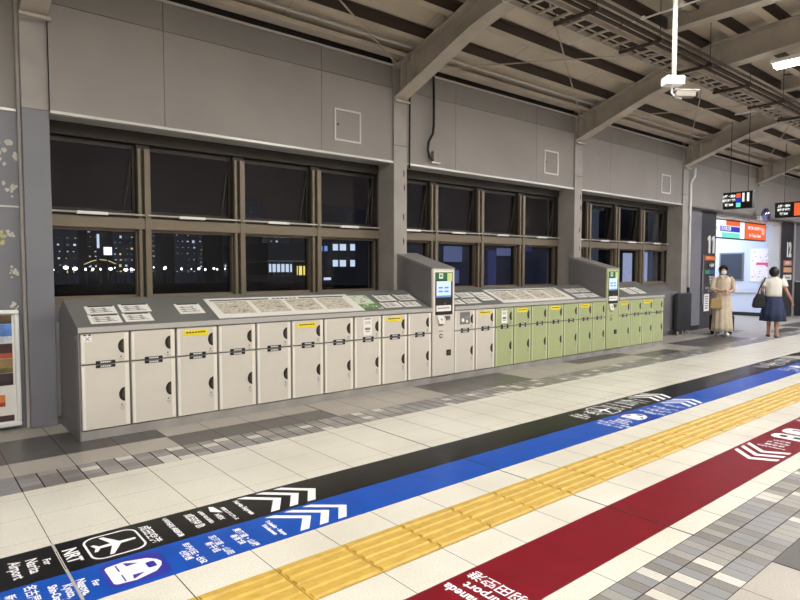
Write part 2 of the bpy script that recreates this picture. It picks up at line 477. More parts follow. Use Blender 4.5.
# wall section right of the last window
lw.box(14.48, 15.72, 6.86, YB, .12, ZL, M['lowgrey']); lw.box(14.48, 15.72, 6.88, YB, 0, .12, M['skirt'])
struct(lw, 'wall_rear')
# peeled paint on the left wall
rp = random.Random(5)
def blotch(cx, cz, s, m, n=9):
    b = MB()
    for _ in range(n):
        x = cx + rp.gauss(0, s*.45); z = cz + rp.gauss(0, s*.6); r = s*rp.uniform(.18, .42); k = 9
        if x + r > .93: x = .93 - r
        b.face([(x + r*rp.uniform(.6,1.1)*math.cos(-2*PI*i/k), 6.8185 - rp.uniform(0,.0006), z + r*rp.uniform(.5,1.3)*math.sin(-2*PI*i/k)) for i in range(k)], m)
    return b
M['peel'] = mat('bare_plaster', (198,196,188), .8, noise=.06, scale=20); M['peely'] = mat('old_glue_yellow', (182,180,122), .8, noise=.1, scale=20)
for (cx, cz, s, m, l) in ((.80,2.66,.10,'peel','pale peeled paint patch high on the left wall'),(.86,2.30,.07,'peel','pale peeled paint patch just above the thin rail of the left wall'),
                        (.77,1.86,.06,'peely','yellowish glue patch below the rail of the left wall'),(.85,1.88,.05,'peel','white peeled paint patch beside the yellowish glue patch'),
                        (.85,1.52,.055,'peel','pale peeled paint patch midway down the left wall'),(.84,1.19,.045,'peel','peeled paint patch just above the poster frame')):
    o = blotch(cx, cz, s, M[m]).build('peeled_paint_patch'); tag(o, l, 'paint patch')

# columns
for i, (a, b_) in enumerate(COLX[:4]):
    c = MB()
    if i == 0:
        c.box(a, b_, 6.71, YB, 0, 3.08, M['lowgrey']); c.box(a, b_, 6.71, YB, 3.08, 4.42, M['column']); c.box(a-.03, a, 6.76, 6.82, 0, 4.4, M['column'])
    else:
        ym = 6.64
        c.box(a, b_, ym, YB, 0, 4.42, M['column'])
        c.box(a-.006, b_+.006, ym-.008, ym, 3.30, 3.305, M['seam'])
    if i in (1, 2):
        for z in (2.92, 2.72, 2.30, 1.95, 1.62):
            r0 = random.Random(int(z*100)+i); x = b_-.05-r0.uniform(0,.03)
            c.face([(x,6.6385,z-.05),(x+.012,6.6385,z-.055),(x+.02,6.6385,z),(x+.008,6.6385,z+.05),(x-.005,6.6385,z+.03)], M['rust'])
    names = ['blue-grey painted wall column at the far left', 'pale steel column beside the grey locker kiosk', 'pale steel column behind the green kiosk',
             'pale steel column right of the last window', 'wall column above the gate with the lit sign', 'wall column beyond the second gate'][i]
    o = c.build('wall_column', bevel=.006); tag(o, names, 'column')

# windows
def glass_mat():
    m = bpy.data.materials.new('window_glass'); m.use_nodes = True; nt = m.node_tree
    nt.nodes.remove(nt.nodes['Principled BSDF']); out = nt.nodes['Material Output']
    tr = nt.nodes.new('ShaderNodeBsdfTransparent'); tr.inputs[0].default_value = (.86,.88,.92,1)
    gl = nt.nodes.new('ShaderNodeBsdfGlossy'); gl.inputs['Roughness'].default_value = .02
    lw_ = nt.nodes.new('ShaderNodeLayerWeight'); pw = nt.nodes.new('ShaderNodeMath'); pw.operation = 'POWER'; pw.inputs[1].default_value = 5
    fr = nt.nodes.new('ShaderNodeMath'); fr.operation = 'MULTIPLY_ADD'; fr.inputs[1].default_value = .7; fr.inputs[2].default_value = .022
    nt.links.new(lw_.outputs['Facing'], pw.inputs[0]); nt.links.new(pw.outputs[0], fr.inputs[0])
    mx = nt.nodes.new('ShaderNodeMixShader')
    nt.links.new(fr.outputs[0], mx.inputs[0]); nt.links.new(tr.outputs[0], mx.inputs[1]); nt.links.new(gl.outputs[0], mx.inputs[2]); nt.links.new(mx.outputs[0], out.inputs[0])
    return m
M['glass'] = glass_mat()
WIN = [((1.17,5.43),[2.13,3.26,4.37]), ((5.67,9.83),[6.55,7.63,8.73]), ((10.07,14.2),[10.87,11.97,13.03])]
for wi, ((xa, xb), mu) in enumerate(WIN):
    root = empty('window_%d' % (wi+1), (xa, 7.1, 1.2)); tag(root, kind='structure')
    ox, oy, oz = xa, 7.1, 1.2
    f = MB()
    def B(x0,x1,y0,y1,z0,z1,m): f.box(x0-ox,x1-ox,y0-oy,y1-oy,z0-oz,z1-oz,m)
    B(xa, xb, 6.99, 7.2, 2.93, 3.06, M['bronzed'])
    B(xa, xb, 7.0, 7.2, 1.17, 1.24, M['bronze'])
    B(xa, xb, 6.98, 7.2, 1.99, 2.11, M['bronze']); B(xa, xb, 7.0, 7.2, 2.11, 2.16, M['bronzed'])
    B(xa, xa+.025, 7.0, 7.2, 1.17, 2.95, M['bronzed']); B(xb-.025, xb, 7.0, 7.2, 1.17, 2.95, M['bronzed'])
    for m_ in mu:
        B(m_-.07, m_+.07, 7.03, 7.2, 1.17, 2.93, M['bronzed'])
        B(m_-.068, m_-.032, 6.99, 7.1, 1.2, 2.88, M['bronze']); B(m_-.004, m_+.06, 6.97, 7.1, 1.2, 2.88, M['bronze'])
    f.build('window_frame', root, bevel=.004)
    edges = [xa+.025] + mu + [xb-.025]
    for i in range(4):
        a = edges[i] + (.07 if i else 0); b_ = edges[i+1] - (.07 if i < 3 else 0)
        a -= ox; b_ -= ox
        g = MB(); g.box(a, b_, 0, .006, 1.24-oz, 1.99-oz, M['glass']); g.build('glass_pane', root)
        s = MB()
        for (x0,x1,z0,z1) in ((a,b_,1.965,1.99),(a,b_,1.24,1.265),(a,a+.014,1.24,1.99),(b_-.014,b_,1.24,1.99)):
            s.box(x0, x1, -.05, .02, z0-oz, z1-oz, M['bronze'])
        s.build('lower_sash', root)
        # upper awning sash, pushed open a little at the foot
        sr = MB(); T_ = .035
        def Yq(z): return .0 + (2.92 - z)/.75*T_
        for (x0,x1,z0,z1) in ((a+.002,b_-.002,2.165,2.20),(a+.002,b_-.002,2.875,2.92),(a+.002,a+.03,2.165,2.92),(b_-.03,b_-.002,2.165,2.92)):
            sr.prism([(Yq(z0)-.02, z0-oz), (Yq(z0)+.02, z0-oz), (Yq(z1)+.02, z1-oz), (Yq(z1)-.02, z1-oz)], x0, x1, 'x', M['bronzed'])
        so = sr.build('awning_sash', root)
        g = MB(); g.prism([(Yq(2.19), 2.19-oz), (Yq(2.19)+.006, 2.19-oz), (Yq(2.89)+.006, 2.89-oz), (Yq(2.89), 2.89-oz)], a+.02, b_-.02, 'x', M['glass']); g.build('awning_glass', so)
        st = MB(); st.tube([(b_-.05, -.02, 2.75-oz), (b_-.12, .02, 2.2-oz)], .010, M['bronzed'], 6); st.build('stay_arm', so)
        la = MB(); c = a + (b_-a)*.45
        la.box(c-.15, c+.15, -.175, -.135, 2.125-oz, 2.155-oz, M['white']); la.build('latch_bar', so)
    rod = MB(); rod.tube([(0.01, -.15, 2.145-oz), (xb-ox-.01, -.15, 2.145-oz)], .010, M['alu'], 8)
    for m_ in mu: rod.box(m_-ox-.015, m_-ox+.015, -.16, -.05, 2.13-oz, 2.16-oz, M['bronze'])
    rod.build('operating_rod', root)

# access hatches in the upper wall
for (xa, xb, za, zb, l) in ((4.44,4.87,3.24,3.66,'square access hatch in the wall above the left window'),(8.92,9.33,3.26,3.68,'square access hatch above the middle window'),
                            (13.2,13.62,3.26,3.68,'square access hatch above the right-hand window')):
    r = empty('access_hatch', ((xa+xb)/2, YF, za)); tag(r, l, 'wall hatch')
    h = (xb-xa)/2; b = MB(); H_ = zb-za
    for (x0,x1,z0,z1) in ((-h,h,0,.025),(-h,h,H_-.025,H_),(-h,-h+.025,.02,H_-.02),(h-.025,h,.02,H_-.02)): b.box(x0,x1,-.014,0,z0,z1,M['trimw'])
    b.build('hatch_frame', r, bevel=.003)
    b = MB(); b.box(-h+.028, h-.028, -.008, 0, .028, H_-.028, M['panel']); b.build('hatch_door', r)
    b = MB(); b.tube([(-h+.055,-.012,H_*.5),(-h+.055,-.006,H_*.5)], .014, M['black'], 10); b.build('latch', r)

# junction box and cables beside the second column
r = empty('junction_box', (6.22, 6.66, 3.13)); tag(r, 'small grey junction box with a black looped cable on the wall', 'junction box')
b = MB(); b.box(-.06,.07,-.06,0,.02,.17,M['boxgrey']); b.build('box_body', r, bevel=.004)
b = MB(); b.box(-.08,.09,-.05,0,0,.018,M['white']); b.build('bracket', r)
b = MB(); b.tube([(-.05,-.04,1.3),(-.05,-.05,1.0),(-.05,-.05,.55),(-.07,-.05,.42),(-.15,-.05,.3),(-.17,-.05,.18),(-.14,-.05,.07),(-.06,-.05,.04)], .018, M['cable'], 8); b.build('cable', r, smooth=True)
b = MB(); b.tube([(5.71,6.62,4.25),(5.715,6.63,3.6),(5.71,6.63,3.0)], .012, M['cable'], 8)
o = b.build('wall_cable', smooth=True); tag(o, 'black cable running down beside the pale column', 'cable')
r = empty('drain_pipe', (14.535, 6.62, .95)); tag(r, 'thin white drain pipe right of the fourth column', 'pipe')
b = MB(); b.tube([(0,0,.15),(0,0,2.65),(.02,-.02,2.72),(.1,-.04,2.80),(.12,-.04,3.0)], .03, M['white'], 10); b.build('pipe', r, smooth=True)
b = MB(); b.tube([(0,0,0),(0,0,.16)], .034, M['cable'], 10); b.build('pipe_foot', r)

# poster frame bottom left
r = empty('poster_frame', (.50, 6.80, .04)); tag(r, 'white framed travel poster board standing against the left wall', 'poster board')
b = MB(); 
for (x0,x1,z0,z1) in ((-.42,.37,0,.05),(-.42,.37,1.08,1.12),(-.42,-.38,.05,1.08),(.33,.37,.05,1.08)): b.box(x0,x1,-.06,0,z0,z1,M['white'])
b.build('frame', r, bevel=.012)
b = MB(); b.box(-.4,.35,-.03,-.005,.03,1.1,M['paper']); b.build('backing', r)
def pic(x0,x1,z0,z1,c,c2,n=.2,sc=9):
    m = mat('photo_print', c, .4, noise=n, scale=sc)
    b = MB(); b.box(x0,x1,-.035,-.031,z0,z1,m); b.box(x0,x1,-.0355,-.0345,z0,z0+(z1-z0)*.35,mat('photo_print_low', c2, .4, noise=n, scale=sc)); b.build('poster_picture', r)
pic(-.38,.31,.99,1.07,(92,74,52),(70,66,60)); pic(-.38,.31,.81,.985,(90,130,196),(196,204,214)); pic(-.38,.31,.66,.80,(66,40,40),(170,84,62)); pic(-.38,.31,.52,.655,(150,128,84),(110,100,60)); pic(-.38,.31,.40,.515,(70,52,60),(52,40,44))
pic(-.2,.03,.2,.31,(60,110,170),(90,140,80)); pic(.05,.24,.2,.31,(200,120,60),(150,60,50)); pic(-.38,.31,.055,.11,(80,60,56),(60,50,50))

# ------------------------------------------------------------------ roof
def zb_top(Y):   # top edge of the arched beams
    pts = [(7.3,4.19),(6.7,4.37),(5.75,4.66),(4.93,4.92),(4.2,5.06),(3.0,5.13),(1.5,5.18),(0,5.20),(-5,5.20)]
    for (a, za), (b, zb) in zip(pts, pts[1:]):
        if Y >= b: return za + (zb-za)*(a-Y)/(a-b)
    return 5.2
def zb_bot(Y):
    pts = [(6.72,3.93),(5.95,4.22),(5.2,4.50),(4.8,4.60),(4.5,4.64),(4.2,4.66),(3.0,4.74),(1.5,4.79),(0,4.81),(-5,4.81)]
    for (a, za), (b, zb) in zip(pts, pts[1:]):
        if Y >= b: return za + (zb-za)*(a-Y)/(a-b)
    return 4.8
YS = [6.70,6.4,5.95,5.6,5.2,4.93,4.65,4.4,4.2,3.6,3.0,2.2,1.5,0,-2.5,-4.9]
bl = ['short end of a steel roof beam at the top left corner', 'large arched steel roof beam rising from the column beside the grey kiosk', 'arched steel roof beam rising behind the hanging camera',
      'arched steel roof beam rising from the fourth column', 'small distant arched roof beam above the first gate', 'most distant arched roof beam at the right edge']
for i, (a, b_) in enumerate(COLX):
    xc = (a+b_)/2; hw = .115
    g = MB(); n = len(YS)
    for (f0, f1, x0, x1) in ((lambda Y: zb_bot(Y), lambda Y: zb_bot(Y)+.022, -hw, hw), (lambda Y: zb_top(Y)-.022, lambda Y: zb_top(Y), -hw, hw), (lambda Y: zb_bot(Y)+.02, lambda Y: zb_top(Y)-.02, -.008, .008)):
        for (Ya, Yb) in zip(YS, YS[1:]):
            vs = [(x, Y, z) for x in (x0, x1) for (Y, z) in ((Ya, f0(Ya)), (Yb, f0(Yb)), (Yb, f1(Yb)), (Ya, f1(Ya)))]
            k = len(g.v); g.v += vs; mi = g.mi(M['steel'])
            for f in ((0,1,2,3),(4,7,6,5),(0,4,5,1),(1,5,6,2),(2,6,7,3),(3,7,4,0)): g.f.append(tuple(k+q for q in f)); g.m.append(mi)
    r = empty('roof_beam', (xc, 0, 0)); tag(r, bl[i], 'roof beam')
    g.build('beam', r)
    c = MB(); c.box(-.13,.13,6.58,6.62,3.90,3.93,M['steel'])
    for (yy) in (6.5,6.3): c.box(-.1,.1,yy-.006,yy+.006,zb_bot(yy)+.02,zb_top(yy)-.02,M['steel'])
    for s in (-1,1):
        c.box(s*.008, s*.03, 4.14,4.30, zb_bot(4.2)+.06, zb_top(4.2)-.06, M['steel'])
    c.build('stiffener_plate', r)

# roof deck boards
dk = MB()
DY = [7.3,6.7,5.75,4.93,4.2,3.0,1.5,0,-5]
for (Ya, Yb) in zip(DY, DY[1:]):
    for (x0, x1) in [(-9+1.8*i, -9+1.8*(i+1)) for i in range(24)]:
        za, zb = zb_top(Ya)+.135, zb_top(Yb)+.135
        dk.face([(x0+.004,Ya,za),(x1-.004,Ya,za),(x1-.004,Yb,zb),(x0+.004,Yb,zb)], M['deck'])
        dk.face([(x0,Ya,za+.01),(x1,Ya,za+.01),(x1,Yb,zb+.01),(x0,Yb,zb+.01)], M['deckj'])
        dk.face([(x0,Ya,za+.15),(x1,Ya,za+.15),(x1,Yb,zb+.15),(x0,Yb,zb+.15)], M['deckj'])
tag(dk.build('ceiling'), kind='structure')
# purlins
PY = [6.0 - .545*i for i in range(20)]
for i, Y in enumerate(PY):
    z = zb_top(Y); g = MB()
    g.box(-9, 34, -.004, .004, .0, .13, M['steeld'])  # web coloured dark to stand in for the light blocked there
    g.box(-9, 34, .004, .13, .0, .006, M['deck']); g.box(-9, 34, -.05, -.004, .124, .13, M['steeld'])
    o = g.build('roof_purlin'); o.location = (0, Y, z)
    word = ['first', 'second', 'third', 'fourth', 'fifth', 'sixth'][i] if i < 6 else None
    tag(o, ('%s long steel purlin under the roof, counted from the window wall' % word) if word else 'steel purlin under the flat middle of the roof', 'purlin', 'long purlins under the roof boards')
# eave members above the wall
for (nm, y0, y1, z0, z1, m, l) in (('eave_girt', 6.40, 6.56, 4.455, 4.475, 'steel', 'wide pale steel girt running along the top of the wall'),
                                ('eave_angle', 6.60, 6.66, 4.395, 4.402, 'trimw', 'thin pale edging where wall and roof meet')):
    b = MB(); b.box(-9, 30, y0, y1, z0, z1, M[m])
    if nm == 'eave_girt': b.box(-9,30,y0-.004,y0+.004,z0,z0+.06,M['deck']); b.box(-9,30,y1-.008,y1,z0,z1+.06,M['steeld'])
    tag(b.build(nm), l, 'steel girt')
b = MB(); b.tube([(-9,6.30,4.56),(30,6.30,4.56)], .018, M['trimw'], 8); tag(b.build('eave_pipe', smooth=True), 'slim pale pipe along the eaves under the roof', 'pipe')
b = MB(); b.box(-9,30,6.62,7.2,4.56,4.64,M['steeld']); struct(b, 'trim_5')
# cross bracing rods
for i in range(len(COLX)-1):
    xa, xb = COLX[i][1], COLX[i+1][0]
    for (p, q, w_) in (((xb-.03,6.52),(xa+.03,4.35),'falling toward the left of'), ((xa+.03,6.52),(xb-.03,4.35),'rising toward the right of')):
        b = MB(); pa = (p[0],p[1],zb_top(p[1])-.06); pb = (q[0],q[1],zb_top(q[1])-.06)
        b.tube([pa,pb], .011, M['steel'], 6); b.box(pa[0]-.03,pa[0]+.03,pa[1]-.03,pa[1]+.03,pa[2]-.03,pa[2]+.03,M['steel'])
        tag(b.build('bracing_rod'), 'thin diagonal bracing rod %s roof bay %s' % (w_, ['over the left window','over the middle window','over the right window','past the fourth column','above the gates'][i]), 'bracing rod')
# secondary cross beams in the flat part
for (x, l) in ((8.5,'secondary steel cross beam just left of the lamp beam'),(12.95,'secondary steel cross beam beyond the lamp beam'),(4.0,'secondary steel cross beam nearest the camera')):
    b = MB(); b.box(-.1,.1,-5,4.25,4.90,4.92,M['steel']); b.box(-.1,.1,-5,4.25,5.13,5.15,M['steel']); b.box(-.006,.006,-5,4.25,4.92,5.13,M['steel'])
    o = b.build('cross_beam'); o.location = (x,0,0); tag(o, l, 'roof beam')

# cable tray
tr = empty('cable_tray', (14, 4.32, 4.50)); tag(tr, 'long ladder cable tray hung under the roof', 'cable tray')
for s in (-.15,.15):
    b = MB(); b.box(-12,12,s-.008,s+.008,0,.06,M['steel']); b.build('side_rail', tr)
rg = None
for i in range(90):
    x = -11.9 + i*.265
    if rg is None:
        b = MB(); b.box(-.018,.018,-.145,.145,.005,.028,M['steel']); rg = b.build('rung', tr); rg.location.x = x
    else:
        o = rg.copy(); COL.objects.link(o); o.location.x = x
for (yy, r_) in ((-.10,.012),(.09,.012)):
    b = MB(); b.tube([(-12,yy,.045),(-4,yy+.01,.045),(4,yy-.01,.045),(12,yy,.045)], r_, M['cable'], 6); b.build('cable', tr)
for i in range(10):
    x = 6.14 + 1.465*i
    r = empty('tray_hanger', (x, 4.1, 4.46)); tag(r, 'steel hanger strut carrying the cable tray, number %s from the near end' % ['one','two','three','four','five','six','seven','eight','nine','ten'][i] if i < 4 else 'distant steel hanger strut under the cable tray', 'hanger', 'hangers under the cable tray')
    b = MB(); b.box(-.02,.02,-.24,.37,0,.038,M['steeld']); b.build('strut', r, bevel=.003)
    b = MB(); b.tube([(0,-.2,.03),(0,-.2,.66)], .006, M['steeld'], 6); b.tube([(0,.35,.03),(0,.35,.5)], .006, M['steeld'], 6); b.build('threaded_rod', r)
for (yy, zz, rr, l) in ((4.05,4.525,.022,'dark conduit just beside the ladder tray'),(3.95,4.53,.030,'thicker dark conduit beside the tray'),(3.82,4.525,.020,'slim dark conduit further from the tray')):
    b = MB(); b.tube([(2,yy,zz),(26,yy,zz)], rr, M['steeld'] if rr < .034 else M['steel'], 8); tag(b.build('conduit', smooth=True), l, 'conduit')
# white conduits across
for (x, y0, l) in ((7.54,5.25,'bright white slim conduit crossing behind the camera pole'),(13.65,5.33,'bright white conduit crossing at the right edge')):
    b = MB(); b.tube([(x,y0,4.8),(x,-4.5,4.8)], .013 if x < 8 else .018, M['white'], 8)
    for yy in (4.6,4.1,3.6,3.0,2.0): b.box(x-.02,x+.02,yy-.02,yy+.02,4.79,4.83,M['white'])
    tag(b.build('cross_conduit', smooth=False), l, 'conduit')

# hanging camera on a pole
r = empty('security_camera', (6.5, 3.17, 3.45)); r.rotation_euler = (0,0,0); tag(r, 'security camera hanging on a white pole from the roof', 'camera')
b = MB(); b.tube([(0,0,.17),(0,0,1.75)], .026, M['white'], 14); b.build('pole', r, smooth=True)
b = MB(); b.box(-.11,.09,-.07,.07,.08,.17,M['white']); b.build('mount_box', r, bevel=.006)
b = MB(); b.tube([(-.02,0,.08),(-.02,0,0),(.02,-.02,-.05),(.08,-.02,-.06)], .012, M['white'], 8); b.build('arm', r, smooth=True)
b = MB(); b.box(.0,.22,-.06,.03,-.045,.02,M['boxgrey']); b.box(-.02,.26,-.07,.04,.02,.028,M['white']); b.build('housing', r, bevel=.005)
b = MB(); b.tube([(.22,-.015,-.012),(.25,-.015,-.012)], .03, M['black'], 14); b.build('lens', r)
r.rotation_euler = (0,0,math.radians(-35))

# ------------------------------------------------------------------ lamps
M['tube'] = emis('fluorescent_glow', (255,248,236), 22.0)
def lamp(x, y0, y1, z, label, power, size=.35):
    warm = x < 13
    r = empty('ceiling_lamp', (x, (y0+y1)/2, z)); L = (y1-y0)/2
    tag(r, label, 'ceiling lamp', 'lamps under the roof beams')
    b = MB(); b.box(-.11,.11,-L,L,.05,.11,M['white']); b.build('lamp_housing', r, bevel=.01)
    b = MB(); b.tube([(-.05,-L+.03,.02),(-.05,L-.03,.02)], .028, M['tube'], 10); b.tube([(.05,-L+.03,.02),(.05,L-.03,.02)], .028, M['tube'], 10); b.build('lamp_tube', r, smooth=True)
    b = MB()
    for s in (-L*.7, L*.7): b.tube([(0,s,.11),(0,s,.5)], .01, M['steel'], 6)
    b.build('suspension_rod', r)
    la = bpy.data.lights.new('lamp_light', 'AREA'); la.shape = 'RECTANGLE'; la.size = size; la.size_y = 2*L; la.energy = power; la.color = (1.0,.972,.93) if warm else (.93,.93,1.0)
    lo = bpy.data.objects.new('lamp_light', la); COL.objects.link(lo); lo.parent = r; lo.location = (0,0,-.03)
    return r
PW = 130
for i, (a, b_) in enumerate(COLX):
    xc = (a+b_)/2
    lamp(xc, .9, 3.38, 4.48, 'bright fluorescent lamp hanging under the roof beam' , PW if i < 3 else PW*1.5)
    lamp(xc, -3.6, -1.3, 4.46, 'bright fluorescent lamp hanging under the roof beam', PW)
lamp(-3.4, .9, 3.25, 4.46, 'bright fluorescent lamp hanging under the roof beam', PW)
lamp(-3.4, -3.6, -1.3, 4.46, 'bright fluorescent lamp hanging under the roof beam', PW)

# ------------------------------------------------------------------ lockers
U0, UP = 1.211, .42736
def ux(i): return U0 + i*UP
YD = 5.905                                   # door plane
def halfdisc(b, cx, cz, rx, rz, y, m, n=10):
    pts = [(cx + rx*-math.cos(math.radians(-90+180*i/n)), y, cz + rz*math.sin(math.radians(-90+180*i/n))) for i in range(n+1)]
    b.face(pts, m)
def make_locker(green):
    body, edge = (M['green'], M['greenedge']) if green else (M['cream'], M['creamedge'])
    r = empty('coin_locker')
    b = MB(); b.box(.003, UP-.003, .022, .80, .09, .975, M['lgrey']); b.box(.006, UP-.006, .012, .03, .955, .975, M['lgrey']); b.build('cabinet_body', r)
    b = MB(); b.box(.0, UP, .014, .78, 0, .085, M['plinth']); b.build('plinth', r)
    for (z0, z1, hz) in ((.694,.968,.838), (.094,.680,.388)):
        d = MB(); d.box(.010, UP-.010, 0, .018, z0, z1, body); do = d.build('locker_door', r, bevel=.004)
        e = MB(); e.box(UP-.05, UP-.018, -.0012, 0, z0+.01, z1-.01, edge); e.build('door_edge_strip', do)
        e = MB(); e.box(.016, .040, -.0012, 0, z0+.01, z1-.01, edge); e.build('hinge_strip', do)
        h = MB(); halfdisc(h, UP-.055, hz, .052, .066, -.0024, M['black']); halfdisc(h, UP-.056, hz, .022, .05, -.0034, M['brownin']); h.build('lock_grip', do)
        k = MB()
        for q in range(3): k.box(UP-.105+.01*q, UP-.06-.004*q, -.0016, -.0006, hz-.12-.014*q, hz-.117-.014*q, M['ink'])
        k.box(UP-.09, UP-.075, -.0016, -.0006, hz-.105, hz-.09, M['ink']); k.build('print', do)
    p = MB()
    for (z0, z1) in ((.689,.716), (.652,.679)):
        p.box(.13, .295, -.004, 0, z0, z1, M['black']); p.box(.165, .26, -.0048, -.004, z0+.003, z1-.003, M['plate'])
        for q in range(5): p.box(.172+.017*q, .183+.017*q, -.0052, -.0048, z0+.008, z1-.008, M['paper'])
    p.build('number_plate', r)
    return r
def sticker_y(r):
    b = MB(); b.box(.075, .325, -.0024, -.0008, .885, .942, M['yellow'])
    for q in range(7): b.box(.10+.029*q, .122+.029*q, -.003, -.0024, .912, .926, M['inkd'])
    b.build('yellow_sticker', r)
def sheet_w(r):
    b = MB(); b.box(.14, .27, -.0024, -.0008, .735, .955, M['paper']); b.box(.155,.255,-.003,-.0024,.93,.945,M['ink'])
    for q in range(3): b.box(.16,.25,-.003,-.0024,.90-.014*q,.905-.014*q,M['ink'])
    b.box(.165,.245,-.003,-.0024,.80,.83,M['ink']); b.box(.175,.235,-.003,-.0024,.775,.785,M['ink']); b.build('notice_sticker', r)
def sign_no(r):
    b = MB(); b.box(.03, .10, -.0024, -.0008, .895, .955, M['paper'])
    for (x0,x1) in ((.035,.055),(.075,.095)): b.box(x0,x1,-.003,-.0024,.95,.962,M['black'])
    b.prism([(.045,.905),(.052,.905),(.088,.94),(.081,.94)], -.003, -.0024, 'y', M['inkd']); b.prism([(.082,.905),(.089,.905),(.052,.938),(.045,.938)], -.003, -.0024, 'y', M['inkd']); b.build('pictogram_sticker', r)
def poster_g(r):
    b = MB(); b.box(.11,.31,-.0024,-.0008,.77,.945,M['plate'])
    b.box(.125,.30,-.003,-.0024,.90,.93,M['ink']); b.tube([(.17,-.0024,.83),(.17,-.003,.83)],.028,M['paper'],12); b.tube([(.25,-.0024,.81),(.25,-.003,.81)],.022,M['paper'],12); b.box(.21,.30,-.003,-.0024,.85,.88,M['lgrey'])
    b.build('illustrated_sticker', r)
protoC = make_locker(False); protoG = make_locker(True); usedC = usedG = False
ordn = ['first','second','third','fourth','fifth','sixth','seventh','eighth','ninth','tenth']
for i in range(25):
    if i in (10, 20): continue
    green = i >= 13
    if green: r = copy_tree(protoG) if usedG else protoG
    else: r = copy_tree(protoC) if usedC else protoC
    if green: usedG = True
    else: usedC = True
for i, r in enumerate([]): pass
roots = [o for o in COL.objects if o.name.startswith('coin_locker') and not o.parent]
cs = [o for o in roots if any(c.name.startswith('locker_door') and c.data.materials[0] == M['cream'] for c in o.children)]
gs = [o for o in roots if o not in cs]
idxs = [i for i in range(25) if i not in (10, 20)]
for i in idxs:
    r = (gs if i >= 13 else cs).pop(0)
    r.location = (ux(i), YD, 0)
    extra = ''
    if i in (2,5,8,12,14,16,18,21,23): sticker_y(r); extra = ' with a yellow sticker'
    if i in (7,13): sheet_w(r); extra = ' with a white notice sheet'
    if i == 0: sign_no(r); extra = ' with a small pictogram sticker'
    if i == 11: poster_g(r); extra = ' with a grey illustrated sticker'
    if i < 10: l = 'cream coin locker%s, %s from the left end of the row' % (extra, ordn[i])
    elif i < 13: l = 'cream coin locker%s, %s right of the cream kiosk' % (extra, ordn[i-11])
    elif i < 20: l = 'green coin locker%s, %s of the greens between the kiosks' % (extra, ordn[i-13])
    else: l = 'green coin locker%s, %s right of the green kiosk' % (extra, ordn[i-21])
    tag(r, l, 'coin locker', 'coin lockers in the row')
    if i == 0:
        b = MB(); b.box(-.012,.0,-.002,.785,.0,.985,M['side']); b.box(-.0135,-.012,.05,.06,.02,.96,M['lgrey']); b.tube([(-.016,.10,.93),(-.011,.10,.93)],.008,M['chrome'],8); b.tube([(-.016,.33,.93),(-.011,.33,.93)],.008,M['chrome'],8); b.build('side_panel', r)

# sloping cover on top of each run
def slope_pt(Y): return 1.026 + (Y-5.90-.02)*(1.258-1.026)/(6.47-5.92)
SL = math.atan2(1.258-1.026, 6.47-5.92)
prof = [(5.893,.978),(5.893,1.022),(5.92,1.026),(6.47,1.258),(6.66,1.14),(6.69,.99),(5.93,.978)]
covers = []
for (a, b_, l) in ((ux(0)-.012, ux(10)-.003, 'grey sloping cover on the cream lockers left of the cream kiosk'), (ux(11)+.003, ux(20)-.003, 'grey sloping cover between the two kiosks'), (ux(21)+.003, ux(25)+.01, 'grey sloping cover on the last green lockers')):
    r = empty('locker_top_cover', (a, 5.9, .98)); tag(r, l, 'locker cover')
    L = b_-a; b = MB(); b.prism([(y-5.9, z-.98) for y, z in prof], 0, L, 'x', M['cover']); b.build('cover_panel', r, bevel=.003)
    b = MB(); b.box(0, L, -.012, -.0075, 0, .043, M['lip']); b.box(0, L, -.010, .018, .043, .047, M['lip']); b.build('front_lip', r)
def on_slope(x0, x1, ya, yb, b, m, h=.002):
    """thin sheet lying on the slope, corners given in plan"""
    pts = []
    n = Vector((0, -math.sin(SL), math.cos(SL)))
    q = [Vector((x, y, slope_pt(y))) for x, y in ((x0,ya),(x1,ya),(x1,yb),(x0,yb))]
    lo = [p + n*.0006 for p in q]; hi = [p + n*h for p in q]
    k = len(b.v); b.v += [tuple(p) for p in lo+hi]; mi = b.mi(m)
    for f in ((3,2,1,0),(4,5,6,7),(0,1,5,4),(1,2,6,5),(2,3,7,6),(3,0,4,7)): b.f.append(tuple(k+i for i in f)); b.m.append(mi)
def notice(x0, x1, ya, yb, label, group=None, bar=True):
    b = MB(); on_slope(x0, x1, ya, yb, b, M['paper'])
    if bar: on_slope(x0+.03, x1-.01, yb-.018, yb, b, M['inkd'], .0026)
    for q in range(3 if bar else 0):
        yy = ya + (yb-ya)*(.2+.2*q); on_slope(x0+.03, x1-.04-.02*q, yy, yy+.009, b, M['ink'], .0026)
        for t in range(2):
            xx = x0+.05+.1*t; on_slope(xx, xx+.03, yy+.012, yy+.022, b, M['ink'], .0027)
    o = b.build('notice_sheet' if bar else 'paper_tag'); tag(o, label, 'notice', group)
